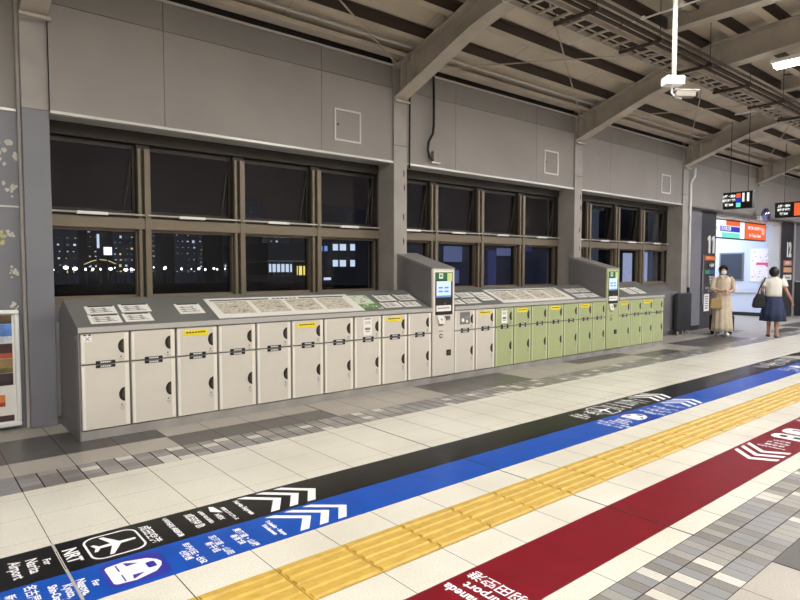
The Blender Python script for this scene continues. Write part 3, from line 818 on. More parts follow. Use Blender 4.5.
N = [(1.33,1.60,5.975,6.135,'white notice in the front row of the leftmost four on the cover, left side'),(1.34,1.605,6.155,6.31,'white notice in the back row of the leftmost four on the cover, left side'),
     (1.63,1.89,5.98,6.14,'white notice in the front row of the leftmost four on the cover, right side'),(1.645,1.925,6.165,6.325,'white notice in the back row of the leftmost four on the cover, right side'),
     (2.18,2.44,6.08,6.29,'single white notice left of the long map board'),
     (4.80,5.09,6.165,6.34,'white notice left of the cream kiosk, back row, further from it'),(5.15,5.44,6.165,6.34,'white notice left of the cream kiosk, back row, beside it'),
     (4.76,5.05,5.985,6.14,'white notice left of the cream kiosk, front row, further from it'),(5.09,5.38,5.985,6.14,'white notice left of the cream kiosk, front row, beside it'),
     (5.95,6.22,5.985,6.13,'white notice right of the cream kiosk, front row, beside it'),(6.27,6.56,5.985,6.14,'white notice right of the cream kiosk, front row, further from it'),
     (5.99,6.27,6.165,6.34,'white notice right of the cream kiosk, back row, beside it'),(6.32,6.61,6.165,6.34,'white notice right of the cream kiosk, back row, further from it'),
     (6.66,6.94,6.05,6.33,'square pale notice just left of the second map board'),
     (9.03,9.33,5.99,6.14,'white notice left of the green kiosk, front row, further from it'),(9.38,9.68,5.99,6.14,'white notice left of the green kiosk, front row, beside it'),
     (9.05,9.35,6.18,6.34,'white notice left of the green kiosk, back row, further from it'),(9.40,9.70,6.18,6.34,'white notice left of the green kiosk, back row, beside it'),
     (10.80,11.08,6.02,6.30,'white notice right of the green kiosk, nearer it'),(11.16,11.44,6.02,6.30,'white notice right of the green kiosk, nearer the row end')]
for n_ in N: notice(*n_, group='notices on the locker cover')
for (x0, x1, l) in ((2.53,4.40,'long white-bordered map board on the cover of the cream lockers'),(7.0,8.86,'long white-bordered map board on the cover between the kiosks')):
    r = empty('map_board', (0,0,0)); tag(r, l, 'map board')
    b = MB(); on_slope(x0, x1, 5.945, 6.375, b, M['paper'], .008); b.build('board', r)
    b = MB(); on_slope(x0+.05, x0+.75, 6.315, 6.335, b, M['black'], .0095); on_slope(x1-.72, x1-.08, 6.315, 6.335, b, M['black'], .0095)
    for q in range(6): on_slope(x0+.80+.055*q, x0+.84+.055*q, 6.315, 6.332, b, M['inkd'], .0095)
    b.build('title_bar', r)
    wq = (x1-x0-.2)/4; rr = random.Random(11)
    for q in range(4):
        a = x0+.08+q*(wq+.015); b = MB(); on_slope(a, a+wq-.04, 6.02, 6.30, b, M['mapland'], .0088)
        for _ in range(8):
            u = a+rr.uniform(.02,wq-.14); v = 6.03+rr.uniform(0,.24); on_slope(u, u+rr.uniform(.03,.09), v, v+rr.uniform(.006,.02), b, rr.choice([M['ink'],M['paper'],M['ink']]), .0094)
        b.build('map_print', r)
r = empty('green_map_sheet', (0,0,0)); tag(r, 'green hand-drawn map sheet on the cover beside the map board', 'map sheet')
b = MB(); on_slope(4.36,4.71,5.99,6.35,b,M['mapgreen'],.003); b.build('sheet', r)
b = MB(); on_slope(4.39,4.68,6.11,6.34,b,mat('pale_green_print',(208,216,196),.6),.0036)
rr = random.Random(2)
for _ in range(16):
    u = 4.40+rr.uniform(0,.24); v = 6.12+rr.uniform(0,.19); on_slope(u,u+.03,v,v+.012,b,M['inkd'] if rr.random()<.5 else M['mapgreen'],.0042)
for _ in range(10):
    u = 4.38+rr.uniform(0,.28); v = 6.0+rr.uniform(0,.09); on_slope(u,u+.025,v,v+.01,b,M['paper'],.0042)
b.build('drawing', r)
notice(4.64,4.72,5.975,6.03,'tiny white tag at the corner of the green map sheet', None, False)

# ------------------------------------------------------------------ payment kiosks
def kiosk(i, green, label):
    x0 = ux(i); W = UP-.006; body = M['green'] if green else M['cream']; frame = M['greenedge'] if green else M['creamedge']
    r = empty('payment_kiosk', (x0+.003, YD, 0)); tag(r, label, 'payment machine')
    b = MB(); b.prism([(.02,.09),(.02,1.545),(.79,1.755),(.79,.09)], .0, W, 'x', M['side']); b.build('cabinet_body', r, bevel=.004)
    b = MB(); b.prism([(-.012,1.557),(-.012,1.565),(.80,1.787),(.80,1.758),(.05,1.553)], -.002, W+.002, 'x', M['lgrey']); b.build('hood', r)
    b = MB(); b.box(0,W,.014,.78,0,.085,M['plinth']); b.build('plinth', r)
    b = MB(); b.box(.003,W-.003,-.008,.02,.095,1.555,body); b.build('front_panel', r, bevel=.006)
    b = MB()
    for (xa,xb,za,zb) in ((.02,.045,.92,1.52),(W-.045,W-.02,.92,1.52),(.02,W-.02,1.505,1.53)): b.box(xa,xb,-.014,-.008,za,zb,frame)
    b.build('display_surround', r)
    b = MB(); b.box(.045,W-.045,-.013,-.008,.925,1.44,M['black']); b.build('display_panel', r, bevel=.003)
    b = MB(); b.box(.045,W-.045,-.0145,-.008,1.40,1.505,M['kgreen']); 
    b.box(.115,.19,-.016,-.0145,1.42,1.49,M['paper']); b.box(.13,.175,-.0165,-.016,1.44,1.475,M['mapgreen'])
    b.box(W-.15,W-.06,-.016,-.0145,1.385,1.495,mat('pale_yellow_print',(206,214,140),.6)); b.build('header_sign', r)
    b = MB(); b.box(.07,W-.08,-.016,-.013,1.165,1.385,M['screen']); b.box(.07,W-.08,-.0163,-.0155,1.165,1.19,M['screend'])
    for (cx,cz) in ((.10,1.285),(.21,1.285),(.10,1.235),(.21,1.235)):
        b.box(cx+.005,cx+.085,-.0163,-.0155,cz,cz+.022,M['screend'])
    b.build('touch_screen', r)
    b = MB(); b.box(.06,W-.09,-.03,-.013,.975,1.055,M['white']); b.box(.08,W-.12,-.031,-.03,1.015,1.025,M['black']); b.box(W-.2,W-.185,-.02,-.013,1.055,1.09,M['ink']); b.build('bill_slot', r, bevel=.003)
    b = MB(); b.prism([(.07,.92),(.18,.915),(.225,.80),(.12,.805)], -.03,-.008,'y',M['paper']); b.prism([(.135,.88),(.165,.875),(.175,.85),(.145,.855)],-.031,-.03,'y',M['ink']); b.build('leaflet', r)
    b = MB()
    for q in range(3): b.prism([(.235+.035*q,.905),(.262+.035*q,.905),(.285+.025*q,.86+.01*q),(.27+.03*q,.835)],-.010,-.008,'y',M['black'])
    b.build('arrow_print', r)
    b = MB(); b.box(.11,.205,-.0095,-.008,.775,.80,M['ink']); b.build('coin_slot_print', r)
    b = MB(); b.box(.12,.20,-.0095,-.008,.70,.707,M['inkd']); b.tube([(.16,-.0085,.64),(.16,-.012,.64)],.03,M['inkd'],16); b.tube([(.16,-.012,.64),(.16,-.0125,.64)],.018,body,16); b.build('lock_print', r)
    b = MB(); b.box(.265,.345,-.016,-.008,.36,.44,M['black']); b.box(.28,.33,-.017,-.016,.375,.42,M['brownin']); b.build('coin_return', r, bevel=.004)
    if green:
        o = bpy.data.objects.new('status_light', None)
    return r
kiosk(10, False, 'tall cream payment kiosk with a lit touch screen among the cream lockers')
kiosk(20, True, 'tall green payment kiosk with a small lit screen among the green lockers')
for o in [o for o in bpy.data.objects if o.name.startswith('status_light')]: bpy.data.objects.remove(o)

# charcoal column base cladding
r = empty('column_base_cladding', (14.19, 6.62, 0)); tag(r, 'charcoal box around the foot of the fourth column', 'column cladding')
b = MB(); b.box(-.34,.34,-.10,.015,.10,.99,M['dkbin']); b.build('cladding', r, bevel=.03)
for x in (-.27,-.03,.22):
    b = MB(); b.tube([(x,-.05,0),(x,-.05,.10)],.028,M['chrome'],12); b.build('foot', r)

# ------------------------------------------------------------------ gates and halls
YG = 6.90
XA0, XA1 = 15.74, 16.68        # pillar 11
XB0, XB1 = 21.45, 22.6         # pillar 12
hw = MB()
hw.box(XA0, 34, YG+.28, YG+.34, 3.05, 4.4, M['panel'])
hw.box(XA1, XB0, YG-.02, YG+.5, 3.0, 3.06, M['soffit'])
hw.box(XA1, XB0, YG, YG+.25, 2.93, 3.0, M['trimw'])
hw.box(21.6, 21.75, 7.18, 11, 0.1, 3.3, M['gate']); hw.box(21.585, 21.6, 7.18, 11, 0, .12, M['skirt'])
hw.box(16.5, 21.75, 10.9, 11, 0, 3.3, M['gate']); hw.box(16.5, 16.6, 7.18, 11, 0, 3.3, M['gate'])
hw.box(16.5, 21.75, 7.15, 11, 3.3, 3.36, M['gate'])
hw.box(22.75, 26, 9.0, 9.1, 0, 3.3, M['gate'])
struct(hw, 'wall_hall')
gl = MB(); gl.box(XB1+.02, XB1+.2, YG, 7.2, 0, 3.05, M['alu']); gl.box(21.3, 21.45, YG, 7.2, 0, 3.05, M['alu']); struct(gl, 'trim_6')

def pillar(x0, x1, num, label, first):
    r = empty('platform_pillar', ((x0+x1)/2, YG, 0)); tag(r, label, 'pillar')
    h = (x1-x0)/2
    b = MB(); b.box(-h, h, 0, .28, .0, 3.06, M['pillar']); b.build('pillar_body', r, bevel=.01)
    RW = (PI/2, 0, 0); s = 1 if first else 1.05
    nx = .15
    if first:
        for q in (0, 1):
            b = MB(); xx = .02 + .25*q
            b.prism([(xx, 1.96), (xx+.10, 1.96), (xx+.10, 2.42), (xx+.03, 2.42), (xx-.06, 2.36), (xx-.06, 2.29), (xx, 2.31)], -.012, 0, 'y', M['ttext']); b.build('numeral', r)
    else: text('numeral', num, .62, M['ttext'], r, (.12, -.008, 2.15), RW, .03, sx=.75, ex=.003)
    def pl(xa, xb, za, zb, m, nm='sign_plate'):
        b = MB(); b.box(xa, xb, -.012, 0, za, zb, m); return b.build(nm, r)
    if first:
        pl(-.17,h-.01,1.775,1.89,mat('orange_sign',(226,120,50),.5)); text('lettering','東海道線 Tokaido Line',.05,M['ttext'],r,(.15,-.016,1.835),RW)
        pl(.02,.38,1.58,1.70,M['skirt']); text('lettering','小田原',.1,M['ttext'],r,(.21,-.016,1.64),RW,.003)
        pl(-.17,.12,1.42,1.52,mat('green_sign',(50,150,90),.5)); pl(.12,h-.06,1.42,1.52,mat('blue_sign',(50,80,170),.5))
        text('lettering','熱海',.13,M['ttext'],r,(.2,-.016,1.30),RW,.002); text('lettering','方面',.09,M['ttext'],r,(.2,-.016,1.19),RW,.002)
        text('lettering','Odawara · Atami\nfor Ito',.08,M['ttext'],r,(.13,-.016,1.02),RW)
        p = pl(-.17,.12,.45,.90,M['paper'],'notice_plate')
        b = MB()
        for q in range(6): b.box(-.12,.04,-.0135,-.012,.52+.06*q,.545+.06*q,M['inkd'] if q==0 else M['ink'])
        b.build('print', p)
        b = MB(); b.box(-.34,-.27,-.03,0,.62,1.92,mat('pillar_rail_grey',(110,110,118),.5)); b.box(-.38,-.30,-.034,-.03,1.0,1.5,M['plate']); b.build('side_sign', r)
    else:
        pl(-.3,.42,1.66,1.82,mat('orange_sign_faded',(212,130,90),.5)); pl(-.3,.42,1.44,1.60,mat('pale_orange_sign',(214,160,130),.5)); pl(-.3,.42,1.2,1.36,M['paper'])
        text('lettering','横須賀線',.12,M['ttext'],r,(.06,-.016,1.74),RW,.002); text('lettering','Yokosuka',.12,M['inkd'],r,(.06,-.016,1.28),RW,.002)
    return r
pillar(XA0, XA1, '11', 'charcoal pillar with the large white numeral 11', True)
pillar(XB0, XB1, '12', 'charcoal pillar with the large white numeral 12', False)

# lit overhead sign in gate 11
M['e_w'] = emis('sign_white', (250,250,250), 1.0); M['e_or'] = emis('sign_orange', (236,100,50), 1.0); M['e_bl'] = emis('sign_blue', (30,50,190), 1.0); M['e_cy'] = emis('sign_cyan', (110,225,205), 1.0); M['e_re'] = emis('sign_red', (230,60,40), 1.0)
RW = (PI/2, 0, 0)
sa, sb = 16.95, 20.75
r = empty('platform_sign', (sa, 7.10, 2.40)); tag(r, 'wide lit sign with orange and blue bands over gate 11', 'lit sign')
L = sb-sa; b = MB(); b.box(0,L,0,.12,0,.60,M['black']); b.build('sign_case', r, bevel=.008)
b = MB(); b.box(.03,L*.56,-.004,0,.03,.50,M['e_w']); b.box(L*.57,L-.03,-.004,0,.03,.50,M['e_or']); b.build('lit_face', r)
b = MB(); b.box(L*.22,L*.47,-.007,-.004,.37,.50,M['e_or']); b.box(L*.12,L*.47,-.007,-.004,.20,.35,M['e_bl']); b.box(L*.15,L*.47,-.007,-.004,.03,.17,M['e_cy']); b.build('line_colour_band', r)
text('lettering', '京浜東北線', .13, M['e_w'], r, (L*.22,-.009,.275), RW, .002)
text('lettering', '東海道線 上野東京ライン', .10, M['e_w'], r, (L*.77,-.009,.36), RW, .003)
text('lettering', 'for Tokyo, Ueno', .13, M['e_w'], r, (L*.77,-.009,.15), RW, .003)
text('lettering', '11', .28, M['e_w'], r, (L*.93,-.009,.28), RW, .004)
text('lettering', '10 · 9', .11, M['inkd'], r, (L*.07,-.009,.27), (PI/2,PI/2*0,0), .001)

# hanging departure displays, facing the concourse
def display(x, yc, wy_, z0, z1, label, num, green):
    r = empty('departure_display', (x, yc, z0)); tag(r, label, 'departure display'); h = wy_/2; Hh = z1-z0
    b = MB(); b.box(0,.16,-h,h,0,Hh,M['black']); b.build('display_case', r, bevel=.008)
    for s in (-h*.6,h*.6):
        b = MB(); b.tube([(.08,s,Hh),(.08,s,2.1)],.007,M['steeld'],8); b.build('hanger_rod', r)
    RX = (PI/2, 0, -PI/2)
    # reading direction runs toward -Y
    b = MB(); b.box(-.004,0,-h*.22,h*.08,Hh*.64,Hh*.90,M['e_or'])
    if green: b.box(-.004,0,-h*.22,h*.08,Hh*.36,Hh*.62,M['e_bl']); b.box(-.004,0,-h*.22,h*.08,Hh*.08,Hh*.34,M['e_cy'])
    else: b.box(-.004,0,-h*.22,h*.08,Hh*.08,Hh*.63,M['e_or'])
    b.build('line_colour_block', r)
    for (t_, zz) in (('上野・東京', .75), ('東海道線 宇都宮', .5), ('快速 22:05', .24)):
        text('lettering', t_, Hh*.17, M['e_w'], r, (-.006, h*.56, Hh*zz), RX, .004, sx=.9 if len(t_) < 8 else .62)
    text('numeral', num, Hh*.62, M['e_w'], r, (-.006, -h*.56, Hh*.62), RX, .016, sx=.85)
display(14.0, 5.37, .60, 2.86, 3.22, 'hanging departure display reading 11 above the walkway', '11', True)
display(17.6, 5.35, .96, 2.88, 3.27, 'hanging departure display reading 12 at the right edge', '12', False)

# small dome camera bracket with bluish convex mirror near the first display
r = empty('wall_mirror', (18.65, 6.40, 3.05)); tag(r, 'small round bluish mirror on a bracket above gate 11', 'mirror')
b = MB(); b.ball((0,0,0), (.20,.10,.20), mat('mirror_blue_silver', (150,150,205), .12, metal=.9), 18, 12); b.build('mirror_dome', r, smooth=True)
b = MB(); b.tube([(0,.05,-.02),(0,.34,-.02)],.02,M['steel'],8); b.box(-.35,-.1,.02,.10,-.14,-.04,M['white']); b.build('bracket', r)

# hall fittings
r = empty('hall_window', (21.6, 8.40, 1.15)); tag(r, 'dark service window in the pale blue hall wall', 'window')
b = MB(); b.box(-.03,0,-.38,.40,0,.95,M['plate']); b.build('window_frame', r, bevel=.01)
b = MB(); b.box(-.036,-.03,-.33,.35,.05,.90,mat('dark_glass',(60,66,76),.1)); b.build('window_pane', r)
r = empty('hall_poster', (21.6, 7.42, 1.13)); tag(r, 'white route map poster with a pink band on the hall wall', 'poster')
b = MB(); b.box(-.03,0,-.40,.40,0,1.08,M['white']); b.build('poster_frame', r, bevel=.008)
b = MB(); b.box(-.034,-.03,-.37,.37,.03,1.05,mat('poster_white',(240,234,240),.4))
pk = mat('poster_pink',(222,70,120),.5)
b.box(-.037,-.034,-.34,.22,.55,.63,pk); b.prism([(-.22,.55),(-.02,.55),(-.12,.47)],-.037,-.034,'x',pk)
rr = random.Random(4)
for _ in range(46):
    yy = rr.uniform(-.33,.33); zz = rr.uniform(.08,1.0)
    if .44 < zz < .66: continue
    b.box(-.037,-.034,yy,yy+rr.uniform(.015,.045),zz,zz+rr.uniform(.01,.03),rr.choice([M['ink'],M['plate'],pk]))
b.build('poster_print', r)
b = MB(); b.tube([(21.55,7.3,.78),(21.55,10.8,.78)],.025,M['alu'],8); tag(b.build('handrail', smooth=True), 'pale handrail along the hall wall', 'handrail')
b = MB()
for q in range(22): b.box(17.0+.2*q, 17.19+.2*q, 8.3,8.65,.0003,.006,M['tyel'])
tag(b.build('hall_tactile_paving'), 'yellow tactile strip on the floor inside the hall', 'tactile paving')
r = empty('service_counter', (23.7, 6.62, 0)); tag(r, 'grey counter cabinet at the right edge beyond pillar 12', 'cabinet')
b = MB(); b.box(-.9,.9,-.02,.26,.06,1.12,M['dkbin']); b.build('cabinet_body', r, bevel=.01)
b = MB(); b.box(-.92,.92,-.04,.27,1.12,1.15,M['alu']); b.build('top', r)
b = MB(); b.box(-.88,.88,.02,.25,0,.06,M['skirt']); b.build('plinth', r)
wl = MB(); wl.box(22.8,34,6.92,7.0,0,3.05,M['lowgrey']); struct(wl, 'wall_rear_far')
def area(name, loc, rot, sx, sy, e, c, parent=None):
    la = bpy.data.lights.new(name, 'AREA'); la.shape = 'RECTANGLE'; la.size = sx; la.size_y = sy; la.energy = e; la.color = c
    o = bpy.data.objects.new(name, la); COL.objects.link(o); o.location = loc; o.rotation_euler = rot
    if parent: o.parent = parent
    return o
for k_, (x, y) in enumerate(((18.6,8.6),(20.4,8.6),(18.6,10.1),(20.4,10.1))):
    r = empty('hall_ceiling_light', (x, y, 3.24)); tag(r, 'recessed white ceiling light inside the hall behind gate 11', 'ceiling lamp', 'ceiling lights of the hall')
    b = MB(); b.box(-.5,.5,-.12,.12,0,.05,emis('hall_light_glow',(225,235,255),6)); b.build('diffuser', r)
    area('hall_light', (0,0,-.03), (0,0,0), 1.0, .25, 44, (.80,.87,1.0), r)

# far end wall and opposite wall that close the concourse
ow = MB(); ow.box(-9,34,-5.1,-5,0,5.4,M['panel']); struct(ow, 'wall_front')
ew = MB(); ew.box(-9.1,-9,-5,7.3,0,5.4,M['panel']); struct(ew, 'wall_left')
ew = MB(); ew.box(34,34.1,-5,14,0,5.4,M['panel']); struct(ew, 'wall_right')
bk = MB(); bk.box(14.2,16.5,7.25,7.35,0,4.6,M['panel']); bk.box(-9,1.17,7.25,7.35,0,4.6,M['panel']); struct(bk, 'wall_rear_backing')

# ------------------------------------------------------------------ people
SK = mat('skin', (206,164,138), .5); SK2 = mat('skin_tan', (176,128,102), .5)
HAIR = mat('black_hair', (22,18,18), .5, bump=.6, scale=60)
def body(root, pts, edges, skin, name='body'):
    """pts: name -> (x,y,z,r); one skinned surface"""
    names = list(pts); me = bpy.data.meshes.new(name)
    me.from_pydata([pts[n][:3] for n in names], [(names.index(a), names.index(b)) for a, b in edges], [])
    o = link(name, me, root); me.materials.append(skin)
    sm = o.modifiers.new('skin', 'SKIN')
    if not me.skin_vertices: 
        bpy.context.view_layer.objects.active = o
    ly = me.skin_vertices[0].data if me.skin_vertices else None
    if ly is None:
        me.attributes  # layer is created by the modifier
    for i, n in enumerate(names):
        q = pts[n][3]; q = q if isinstance(q, tuple) else (q, q)
        if ly: ly[i].radius = q; ly[i].use_root = (n == 'pelvis'); ly[i].use_loose = False
    sm.use_smooth_shade = True
    ss = o.modifiers.new('subsurf', 'SUBSURF'); ss.levels = 1; ss.render_levels = 2
    return o
def hand(P, E, key, wrist, d, side, curl, s=1.0):
    """palm and five fingers from the wrist along d; side = lateral unit vector; curl = direction fingers bend to"""
    w = Vector(wrist); d = Vector(d).normalized(); side = Vector(side).normalized(); curl = Vector(curl).normalized()
    palm = w + d*.045*s; P[key+'palm'] = (*palm, (.021,.014)); E.append((key+'wrist', key+'palm'))
    kn = w + d*.075*s; P[key+'kn'] = (*kn, (.022,.012)); E.append((key+'palm', key+'kn'))
    for i, (o_, l) in enumerate(((-.027,.060),(-.010,.070),(.009,.066),(.026,.052))):
        b0 = kn + side*o_ + d*.008; b1 = b0 + (d*.9+curl*.25)*l*.4*s; b2 = b1 + (d*.6+curl*.7)*l*.33*s; b3 = b2 + (d*.3+curl*.9)*l*.27*s
        for j, p in enumerate((b0,b1,b2,b3)): P['%sf%d%d' % (key,i,j)] = (*p, (.0105,.0095,.009,.0075)[j])
        E.append((key+'kn', '%sf%d0' % (key,i)))
        for j in range(3): E.append(('%sf%d%d' % (key,i,j), '%sf%d%d' % (key,i,j+1)))
    t0 = palm - side*.028*s; t1 = t0 - side*.015 + d*.025 + curl*.012; t2 = t1 + d*.022 + curl*.014
    for j, p in enumerate((t0,t1,t2)): P['%st%d' % (key,j)] = (*p, (.013,.011,.009)[j])
    E.append((key+'palm', key+'t0')); E.append((key+'t0', key+'t1')); E.append((key+'t1', key+'t2'))
def base_body(arms, hips=.085, lean=0, stride=(0,0)):
    P = {}; E = []
    P['pelvis'] = (0,0,.86,(.125,.095)); P['waist'] = (0,0,.99,(.105,.08)); P['chest'] = (0,0,1.15,(.125,.09)); P['upch'] = (0,0,1.27,(.115,.08))
    P['neck0'] = (0,-.005,1.345,(.055,.052)); P['neck'] = (0,.0,1.385,(.046,.046)); P['jaw'] = (0,.012,1.425,(.055,.062)); P['head'] = (0,.008,1.48,(.070,.086)); P['crown'] = (0,0,1.535,(.060,.072))
    P['nose'] = (0,.104,1.462,.010)
    E += [('pelvis','waist'),('waist','chest'),('chest','upch'),('upch','neck0'),('neck0','neck'),('neck','jaw'),('jaw','head'),('head','crown'),('head','nose')]
    for s, k in ((-1,'L'),(1,'R')):
        st = stride[0 if s < 0 else 1]
        P[k+'hip'] = (s*.085,0,.82,(.085,.09)); P[k+'knee'] = (s*.068,st*.55,.45,(.052,.055)); P[k+'calf'] = (s*.068,st*.7-.01,.32,(.05,.052)); P[k+'ank'] = (s*.068,st-.02,.085,.034)
        P[k+'heel'] = (s*.068,st-.045,.035,.028); P[k+'ball'] = (s*.072,st+.09,.026,(.036,.022)); P[k+'toe'] = (s*.074,st+.15,.02,(.026,.016))
        E += [('pelvis',k+'hip'),(k+'hip',k+'knee'),(k+'knee',k+'calf'),(k+'calf',k+'ank'),(k+'ank',k+'heel'),(k+'ank',k+'ball'),(k+'ball',k+'toe')]
        sh, el, wr, d, side, curl = arms[0 if s < 0 else 1]
        P[k+'sho'] = (*sh,.052); P[k+'el'] = (*el,.038); P[k+'fore'] = (*(Vector(el)*.6+Vector(wr)*.4),.036); P[k+'wrist'] = (*wr,.024)
        E += [('upch',k+'sho'),(k+'sho',k+'el'),(k+'el',k+'fore'),(k+'fore',k+'wrist')]
        hand(P, E, k, wr, d, side, curl)
    return P, E
def face(root, eye=True):
    for s in (-1,1):
        b = MB(); b.ball((s*.028,.086,1.487),(.011,.007,.006),mat('eye_white',(230,228,224),.3) if s<0 else bpy.data.materials['eye_white'],10,6)
        b.ball((s*.028,.092,1.487),(.005,.003,.005),M['black'],8,6); b.build('eye', root, smooth=True)
        b = MB(); b.ball((s*.074,.0,1.478),(.009,.018,.028),root['skinmat'] and SK,10,8) if False else b.ball((s*.076,0,1.478),(.009,.018,.028),SK if root.name=='person' else SK2,10,8); b.build('ear', root, smooth=True)
        b = MB(); b.tube([(s*.014,.098,1.505),(s*.03,.096,1.51),(s*.045,.086,1.505)],.003,HAIR,6); b.build('eyebrow', root)
    b = MB(); b.tube([(-.018,.094,1.432),(0,.099,1.430),(.018,.094,1.432)],[.003,.005,.003],mat('lips',(170,90,84),.5),8); b.build('mouth', root, smooth=True)
def solid(o, t=.004):
    md = o.modifiers.new('solid', 'SOLIDIFY'); md.thickness = t; md.offset = 1; return o

# woman in the long beige coat dress, walking toward the camera
g1 = ground1 = (14.75, 5.92)
ang = math.atan2(-5.92, -14.75) - PI/2 + math.radians(12)
p1 = empty('person', (g1[0], g1[1], 0), ang); p1.scale = (1.02,1.02,1.02)
tag(p1, 'person in a long beige belted dress and white face mask walking toward the camera', 'person')
arms = [((-.165,0,1.30),(-.235,.02,1.06),(-.10,.21,1.01),(.5,.75,.0),(0,.1,1),(.7,.3,-.5)), ((.165,0,1.30),(.235,.02,1.06),(.08,.20,1.03),(-.6,.7,0.05),(0,.1,1),(-.8,.2,-.4))]
P, E = base_body(arms, stride=(.10,-.06)); body(p1, P, E, SK)
face(p1)
DR = mat('beige_cloth', (200,185,162), .85, noise=.05, scale=9, bump=.2)
b = MB(); b.loft([(0,.01,.10,.215,.20),(0,.01,.2,.21,.19),(0,0,.45,.19,.165),(0,0,.75,.185,.145),(0,0,.90,.17,.13),(0,0,1.0,.135,.105),(0,0,1.10,.15,.115),(0,0,1.22,.165,.118),(0,0,1.30,.165,.10),(0,0,1.345,.11,.075),(0,0,1.375,.062,.06)], DR, 48, 11, [.07,.07,.06,.05,.03,.012,.015,.01,.008,0,0], (False,False))
solid(b.build('long_dress', p1, smooth=True))
b = MB(); b.loft([(0,0,.985,.141,.111),(0,0,1.02,.141,.111)], mat('beige_belt',(190,168,138),.7), 32, 0, 0, (False,False)); solid(b.build('belt', p1, smooth=True), .006)
for s, a in ((-1,arms[0]),(1,arms[1])):
    b = MB(); sh, el, wr = map(Vector, a[:3]); q = [sh+Vector((-s*.03,0,.03)), sh+Vector((s*.01,0,-.03)), sh*.45+el*.55, el, el*.45+wr*.55]
    b.tube([tuple(v) for v in q], [.05,.062,.058,.055,.054], DR, 16, caps=False); solid(b.build('sleeve', p1, smooth=True))
b = MB(); b.prism([(-.06,1.375),(-.005,1.28),(-.03,1.25),(-.09,1.35)], .085,.125,'y',DR); b.prism([(.06,1.375),(.005,1.28),(.03,1.25),(.09,1.35)][::-1], .085,.125,'y',DR); b.build('collar', p1, bevel=.004)
b = MB(); b.ball((0,-.008,1.50),(.092,.108,.105),HAIR,20,14,keep=lambda v: not (v.y > .045 and v.z < .035) and v.z > -.10); solid(b.build('hair', p1, smooth=True), .006)
b = MB(); b.ball((0,.050,1.442),(.058,.062,.045),M['white'],18,12,keep=lambda v: v.y > 0.005); solid(b.build('face_mask', p1, smooth=True), .003)
SH = mat('white_shoe', (215,212,208), .6)
for s, st in ((-1,.10),(1,-.06)):
    b = MB(); x = s*.07
    b.loft([(x,st+.045,.0,.045,.125),(x,st+.045,.03,.047,.128),(x,st+.04,.055,.042,.115),(x,st+.0,.085,.038,.07)], SH, 20); b.build('shoe', p1, smooth=True)
def wpos(root, v): return tuple(Matrix.Rotation(root.rotation_euler.z, 3, 'Z') @ (Vector(v)*root.scale.x) + root.location)
# handbag held in front
hb = empty('handbag', wpos(p1, (.17,.16,.62)), ang); tag(hb, 'tan handbag held in front of the beige dress', 'handbag')
TAN = mat('tan_leather', (168,142,92), .55)
b = MB(); b.prism([(-.13,0),(.13,0),(.115,.24),(-.115,.24)], -.045,.045,'y',TAN); b.build('bag_body', hb, bevel=.02)
b = MB(); b.tube([(-.09,0,.23),(-.08,.0,.33),(0,.0,.385),(.08,.0,.33),(.09,0,.23)],.008,TAN,8); b.build('bag_handle', hb, smooth=True)
# suitcase behind her
sc_ = empty('suitcase', wpos(p1, (-.07,-.40,0)), ang); tag(sc_, 'black wheeled suitcase behind the person in beige', 'suitcase')
BK = mat('black_nylon', (20,20,22), .6)
b = MB(); b.box(-.27,.25,-.11,.11,.06,.46,BK); b.build('suitcase_body', sc_, bevel=.05)
for x in (-.19,.19):
    for yy in (-.1,.1):
        b = MB(); b.tube([(x-.015,yy,.035),(x+.015,yy,.035)],.035,M['black'],14); b.build('wheel', sc_)
b = MB(); b.tube([(-.09,.08,.45),(-.09,.08,.88),(.09,.08,.88),(.09,.08,.45)],.009,M['chrome'],8); b.build('pull_handle', sc_)

# woman in the white blouse and navy skirt, walking away
ang2 = math.atan2(5.03, 15.27) - PI/2 + math.radians(6)
p2 = empty('person', (15.27, 5.03, 0), ang2); p2.scale = (1.0,1.0,1.0)
tag(p2, 'person in a white blouse and navy skirt walking away with a black shoulder bag', 'person')
arms2 = [((-.165,0,1.29),(-.23,-.02,1.05),(-.21,.10,.92),(.1,.8,-.3),(0,.3,1),(.4,.1,-.6)), ((.165,0,1.29),(.25,-.05,1.04),(.36,.02,.83),(.35,.2,-.9),(.3,1,.2),(-.3,.5,-.6))]
P, E = base_body(arms2, stride=(.10,-.08)); body(p2, P, E, SK2)
face(p2)
BL = mat('white_blouse', (222,218,206), .8, bump=.15, scale=12); NV = mat('navy_cloth', (36,46,76), .75, noise=.08, scale=10)
b = MB(); b.loft([(0,0,.93,.165,.13),(0,0,1.0,.16,.125),(0,0,1.12,.165,.125),(0,0,1.23,.175,.122),(0,0,1.30,.175,.105),(0,0,1.34,.115,.08),(0,0,1.365,.065,.062)], BL, 40, 9, [.03,.02,.015,.01,.005,0,0], (False,False)); solid(b.build('blouse', p2, smooth=True))
for s, a in ((-1,arms2[0]),(1,arms2[1])):
    b = MB(); sh, el, wr = map(Vector, a[:3]); q = [sh+Vector((-s*.03,0,.03)), sh+Vector((s*.015,0,-.03)), sh*.6+el*.4, sh*.4+el*.6]
    b.tube([tuple(v) for v in q], [.062,.075,.074,.072], BL, 16, caps=False); solid(b.build('sleeve', p2, smooth=True))
b = MB(); b.loft([(0,0,.37,.255,.215),(0,0,.55,.235,.195),(0,0,.75,.205,.165),(0,0,.88,.17,.135),(0,0,.96,.142,.112)], NV, 48, 10, [.07,.06,.04,.015,.0], (False,False)); solid(b.build('skirt', p2, smooth=True))
